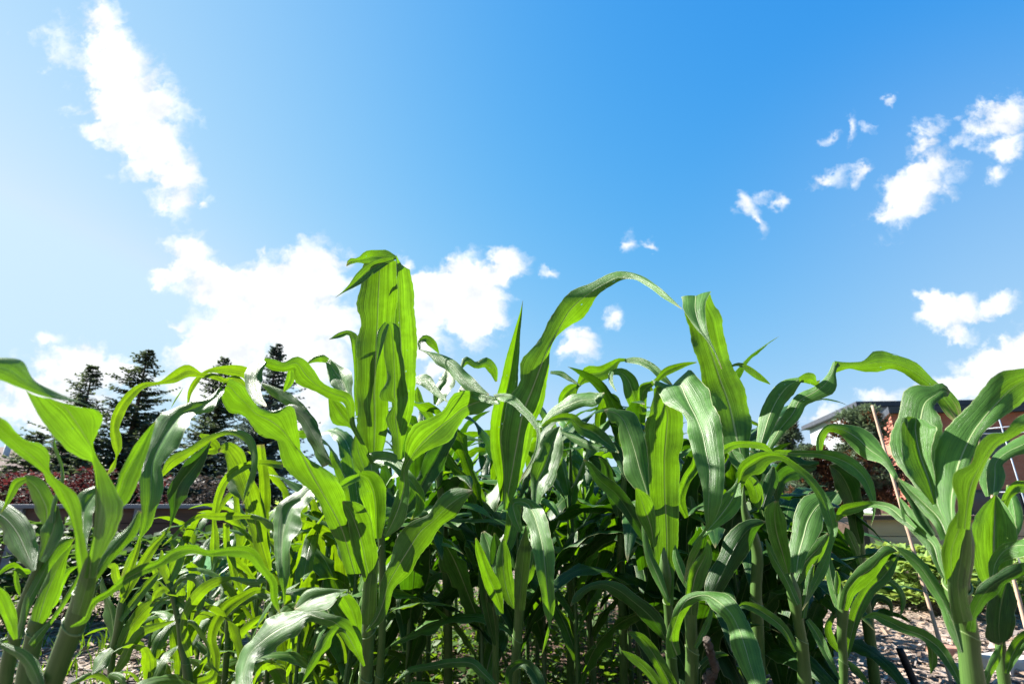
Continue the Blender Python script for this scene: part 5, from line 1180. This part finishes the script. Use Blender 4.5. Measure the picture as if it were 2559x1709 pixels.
def spruce(label, px, top, Y, wpx, seed, mat, group):
    g = np.random.RandomState(seed)
    a = at(px, top, Y); H = a[2]; x = a[0]; Rm = wpx / FPX * Y
    root = thing('spruce_tree', (x, Y, 0), label, 'spruce tree', group)
    v, f, u = tube([(x, Y, -.1), (x, Y, H * .3), (x + .03, Y, H * .7), (x, Y, H * .985)], [H * .022, H * .018, H * .009, .012], 8)
    mesh_obj('trunk', v, f, MAT['bark'], root, u)
    V = []; F = []; U = []
    z = .04 * H
    while z < H * .985:
        t = z / H; lr = Rm * (1 - t) ** .82
        nb = int(8 + 10 * (1 - t) + g.randint(0, 3))
        for b_ in range(nb):
            an = g.uniform(0, 6.28); ln = lr * g.uniform(.42, 1.18) * (.78 + .34 * math.sin(an * 2 + z * 2.3 + seed * 1.7) * math.sin(z * 3.1 + an + seed)) + .04; up0 = g.uniform(-.25, .15) + .55 * max(0, t - .7)
            if math.sin(an * 3 + z * 5.0 + seed * 2.1) > .86 and t < .9: continue
            d = np.array([math.cos(an), math.sin(an), 0]); s = np.array([-d[1], d[0], 0])
            n = max(3, int(ln / .10))
            for i in range(n):
                q = (i + .5) / n
                c = np.array([x, Y, z]) + d * ln * q + np.array([0, 0, up0 * ln * q + .22 * ln * q * q])
                for m in range(4 if q > .2 else 2):
                    sl = (.10 + .30 * ln * (1 - q) * .55) * g.uniform(.5, 1.2)
                    sg = (-1, 1, 0, .5)[m]
                    e = d * (.55 + .3 * g.rand()) * sl + s * sg * sl * g.uniform(.6, 1.1) + np.array([0, 0, g.uniform(-.45, .25) * sl])
                    wv = np.cross(e, np.array([g.uniform(-.4, .4), g.uniform(-.4, .4), 1])); wv /= np.linalg.norm(wv) + 1e-6
                    w = .042 + .03 * g.rand(); k = len(V)
                    p1 = c + e * .5 + np.array([0, 0, g.uniform(-.02, .04)])
                    V += [c, p1 + wv * w, c + e, p1 - wv * w]; U += [(.5, 0), (0, .5), (.5, 1), (1, .5)]; F += [(k, k + 1, k + 2, k + 3)]
        z += g.uniform(.10, .17) * (1.0 if t < .85 else .7)
    mesh_obj('crown', V, F, mat, root, U, smooth=False)
G_ = 'spruce trees beyond the left garden beds'
spruce('small spruce tree with open branches, left of the tallest left one', 236, 908, 17.5, 215, 1, MAT['needle'], G_)
spruce('tall dense spruce tree behind the yellow hooked leaf', 372, 866, 17, 235, 2, MAT['needle'], G_)
spruce('narrow spruce tree with its tip just above the left leaves', 562, 888, 20, 185, 3, MAT['needle'], G_)
spruce('blue green spruce tree standing left of the tallest corn', 694, 855, 18, 180, 4, MAT['needle_blue'], G_)
spruce('low spruce tree beside the brick house at the left', 95, 1075, 14, 185, 5, MAT['needle'], G_)
G2 = 'far conifers seen through the corn at the centre'
spruce('tiny far conifer left of the gap under the arch', 1452, 1052, 42, 40, 6, MAT['needle_blue'], G2)
spruce('tiny far conifer right of the gap under the arch', 1478, 1062, 44, 36, 7, MAT['needle_blue'], G2)
MAT['pine'] = gl('pine_needles', (.14, .19, .12), (.09, .13, .06))
MAT['pine_rust'] = gl('rust_needles', (.15, .07, .04), (.10, .05, .02))
def pine(label, px, top, Y, wpx, seed, rust):
    g = np.random.RandomState(seed); a = at(px, top, Y); H = a[2]; x = a[0]; Rm = wpx / FPX * Y
    root = thing('pine_tree', (x, Y, 0), label, 'pine tree', 'pines in front of the brick building')
    parts = [tube([(x, Y, -.1), (x + .05, Y, H * .4), (x - .04, Y, H * .8)], [.09, .07, .03], 8)]
    VA, FA, UA = [], [], []; VB, FB, UB = [], [], []
    for i in range(90):
        an = g.uniform(0, 6.28); t = g.uniform(.25, 1.0); rr_ = Rm * math.sqrt(max(.04, 1 - ((t - .45) / .6) ** 2)) * g.rand() ** .45
        c = np.array([x + math.cos(an) * rr_, Y + math.sin(an) * rr_ * .8, H * t - .12])
        if i % 3 == 0: parts.append(tube([(x, Y, H * t * .7), ((x + c[0]) / 2, (Y + c[1]) / 2, H * t * .84), tuple(c)], [.03, .02, .01], 5))
        tgt = (VB, FB, UB) if (g.rand() < rust * (1.35 - t)) else (VA, FA, UA)
        leaflets(*tgt, c, 150, .13, Rm * .22, .26, g, .16, .5)
    v, f, u = merge(parts); mesh_obj('trunk', v, f, MAT['bark'], root, u)
    mesh_obj('crown', VA, FA, MAT['pine'], root, UA, smooth=False)
    if VB: mesh_obj('dry_needles', VB, FB, MAT['pine_rust'], root, UB, smooth=False)
pine('round pine tree with rust brown lower needles before the brick building', 2140, 1030, 12, 78, 1, .38)
pine('dark pine tree half hidden behind the right corn leaves', 1965, 1050, 15, 45, 2, .15)
pine('low pine tree behind the right corn plants, next to the raised bed', 2030, 1130, 12.5, 55, 3, .7)

# ------------------------------------------------------------------ buildings
def brick_mat(name, c1, c2, mortar, scale=1.0):
    m, nt = new_mat(name); b = NB(nt)
    tc_ = b.n('ShaderNodeTexCoord'); geo = b.n('ShaderNodeNewGeometry')
    sp = b.n('ShaderNodeSeparateXYZ'); b.l(tc_.outputs['Object'], sp.inputs[0])
    cb = b.n('ShaderNodeCombineXYZ'); b.l(b.math('ADD', sp.outputs[0], sp.outputs[1]), cb.inputs[0]); b.l(sp.outputs[2], cb.inputs[1])
    br = b.n('ShaderNodeTexBrick'); br.inputs['Scale'].default_value = scale; br.inputs['Brick Width'].default_value = .22; br.inputs['Row Height'].default_value = .075
    br.inputs['Mortar Size'].default_value = .008; br.inputs['Color1'].default_value = c1 + (1,); br.inputs['Color2'].default_value = c2 + (1,); br.inputs['Mortar'].default_value = mortar + (1,)
    b.l(cb.outputs[0], br.inputs['Vector'])
    n = b.noise(tc_.outputs['Object'], .8, 4)
    c = b.mix(1.0, br.outputs['Color'], b.mix(b.mr(n.outputs['Fac'], .3, .7), (.8, .8, .8), (1.1, 1.1, 1.1)), 'MULTIPLY')
    pr = b.n('ShaderNodeBsdfPrincipled'); b.l(c, pr.inputs['Base Color']); pr.inputs['Roughness'].default_value = .85
    b.l(pr.outputs[0], b.n('ShaderNodeOutputMaterial').inputs['Surface']); return m
MAT['brick'] = brick_mat('brick_wall', (.34, .075, .045), (.42, .11, .07), (.26, .16, .12))
MAT['fascia'] = surf('dark_fascia', (.05, .055, .07), (.075, .08, .1), 2, .5, bump=.05)
MAT['clad'] = surf('pale_cladding', (.46, .49, .54), (.54, .57, .62), 1, .5, bump=.05)
MAT['white_clad'] = surf('white_cladding', (.72, .72, .73), (.8, .8, .8), 1, .6, bump=.05)
mg, ng = new_mat('dark_glass'); bg_ = NB(ng); p_ = bg_.n('ShaderNodeBsdfPrincipled'); p_.inputs['Base Color'].default_value = (.02, .025, .035, 1); p_.inputs['Roughness'].default_value = .08
nzg = bg_.noise(None, 2, 2); bg_.l(bg_.mr(nzg.outputs['Fac'], .3, .7, .05, .12), p_.inputs['Roughness'])
bg_.l(p_.outputs[0], bg_.n('ShaderNodeOutputMaterial').inputs['Surface']); MAT['glass'] = mg
MAT['roof'] = surf('shingle_roof', (.055, .022, .020), (.085, .036, .032), 6, .9, bump=.4)

def quad_wall(pts, top, zb=0):            # plan outline (counter-clockwise) -> prism
    n = len(pts); V = [(p[0], p[1], zb) for p in pts] + [(p[0], p[1], top) for p in pts]
    F = [(i, (i + 1) % n, n + (i + 1) % n, n + i) for i in range(n)] + [tuple(range(n - 1, -1, -1)), tuple(range(n, 2 * n))]
    return V, F
def school():
    Yb = 24.0
    c0 = at(2222, 1019, Yb); Hb = c0[2]; xb = c0[0]
    root = thing('brick_building', (xb + 8, Yb + 4, 0), 'modern red brick building with dark flat roof edge and grey upper storey', 'building')
    side = at(2188, 1050, Yb + 7); xs_ = side[0]
    V, F = quad_wall([(xb, Yb), (xb + 26, Yb - 3), (xb + 26, Yb + 9), (xs_, Yb + 7)], Hb - .3); mesh_obj('wall', V, F, MAT['brick'], root, smooth=False)
    V, F = quad_wall([(xb - .3, Yb - .35), (xb + 26.3, Yb - 3.35), (xb + 26.3, Yb + 9.3), (xs_ - .3, Yb + 7.3)], Hb, Hb - .3); mesh_obj('fascia', V, F, MAT['fascia'], root, smooth=False)
    Yu = 30.0; u0 = at(2143, 1006, Yu); Hu = u0[2]; xu = u0[0]
    far = at(2022, 1066, 40.5)
    V, F = quad_wall([(xu, Yu), (xu + 34, Yu - 3), (xu + 34, 44), (far[0], 40.5)], Hu - .28)
    mesh_obj('upper_storey', V, F, MAT['clad'], root, smooth=False)
    V, F = quad_wall([(xu - .35, Yu - .4), (xu + 34, Yu - 3.4), (xu + 34, 44.3), (far[0] - .4, 40.9)], Hu, Hu - .28)
    mesh_obj('roof_edge', V, F, MAT['fascia'], root, smooth=False)
    sl_ = -3 / 26.0
    def win(x0, x1, z0, z1):
        y0, y1 = Yb + sl_ * x0 - .04, Yb + sl_ * x1 - .04
        V = [(xb + x0, y0, z0), (xb + x1, y1, z0), (xb + x1, y1, z1), (xb + x0, y0, z1)] + [(xb + x0, y0 + .3, z0), (xb + x1, y1 + .3, z0), (xb + x1, y1 + .3, z1), (xb + x0, y0 + .3, z1)]
        F = [(0, 1, 2, 3), (5, 4, 7, 6), (4, 0, 3, 7), (1, 5, 6, 2), (3, 2, 6, 7), (4, 5, 1, 0)]
        w = mesh_obj('window', V, F, MAT['glass'], root, smooth=False)
        fr = []
        for (a_, b2) in (((x0, z0), (x1, z0)), ((x0, z1), (x1, z1)), ((x0, z0), (x0, z1)), ((x1, z0), (x1, z1)), (((x0 + x1) / 2, z0), ((x0 + x1) / 2, z1))):
            fr.append(bar((xb + a_[0], Yb + sl_ * a_[0] - .06, a_[1]), (xb + b2[0], Yb + sl_ * b2[0] - .06, b2[1]), .09))
        v, f, u = merge(fr); mesh_obj('frame', v, f, MAT['fascia'], w, u, smooth=False)
    zt = at(2400, 1060, Yb)[2]; zl = at(2400, 1092, Yb)[2]
    for x0 in (2.4, 5.6, 8.8, 12.0, 15.2, 18.4, 21.6): win(x0, x0 + 2.2, zl - .9, zt - .35)
    for x0 in (2.4, 5.6, 8.8, 12.0, 15.2, 18.4, 21.6): win(x0, x0 + 2.2, zl - 4.0, zl - 2.4)
school()
def house():
    Y = 22.0; a = at(-40, 1098, Y); H = a[2]
    x0, x1 = at(-520, 1200, Y)[0], at(118, 1200, Y)[0]
    root = thing('brick_house', ((x0 + x1) / 2, Y, 0), 'dark red brick house with a shingle roof at the far left', 'house')
    wall_h = H * .55
    v, f, u = box(x0, x1 - .4, Y, Y + 7, 0, wall_h); mesh_obj('wall', v, f, MAT['brick'], root, u, smooth=False)
    V = [(x0 - .3, Y - .5, wall_h), (x1, Y - .5, wall_h), (x1, Y + 7.5, wall_h), (x0 - .3, Y + 7.5, wall_h), (x0 - .3, Y + 3.5, H), (x1 - 2.2, Y + 3.5, H),
         (x0 - .3, Y - .5, wall_h + .16), (x1, Y - .5, wall_h + .16), (x1, Y + 7.5, wall_h + .16), (x0 - .3, Y + 7.5, wall_h + .16)]
    F = [(3, 2, 1, 0), (0, 1, 7, 6), (1, 2, 8, 7), (2, 3, 9, 8), (3, 0, 6, 9), (6, 7, 5, 4), (7, 8, 5), (8, 9, 4, 5), (9, 6, 4)]
    rf = mesh_obj('roof', V, F, MAT['roof'], root, smooth=False)
    p = at(12, 1145, Y + 1.6)
    v, f, u = tube([(p[0], Y + 1.6, H * .7), (p[0], Y + 1.6, H * .85), (p[0], Y + 1.6, H + .1)], [.12] * 3, 10); mesh_obj('vent_pipe', v, f, MAT['white_clad'], rf, u)
house()
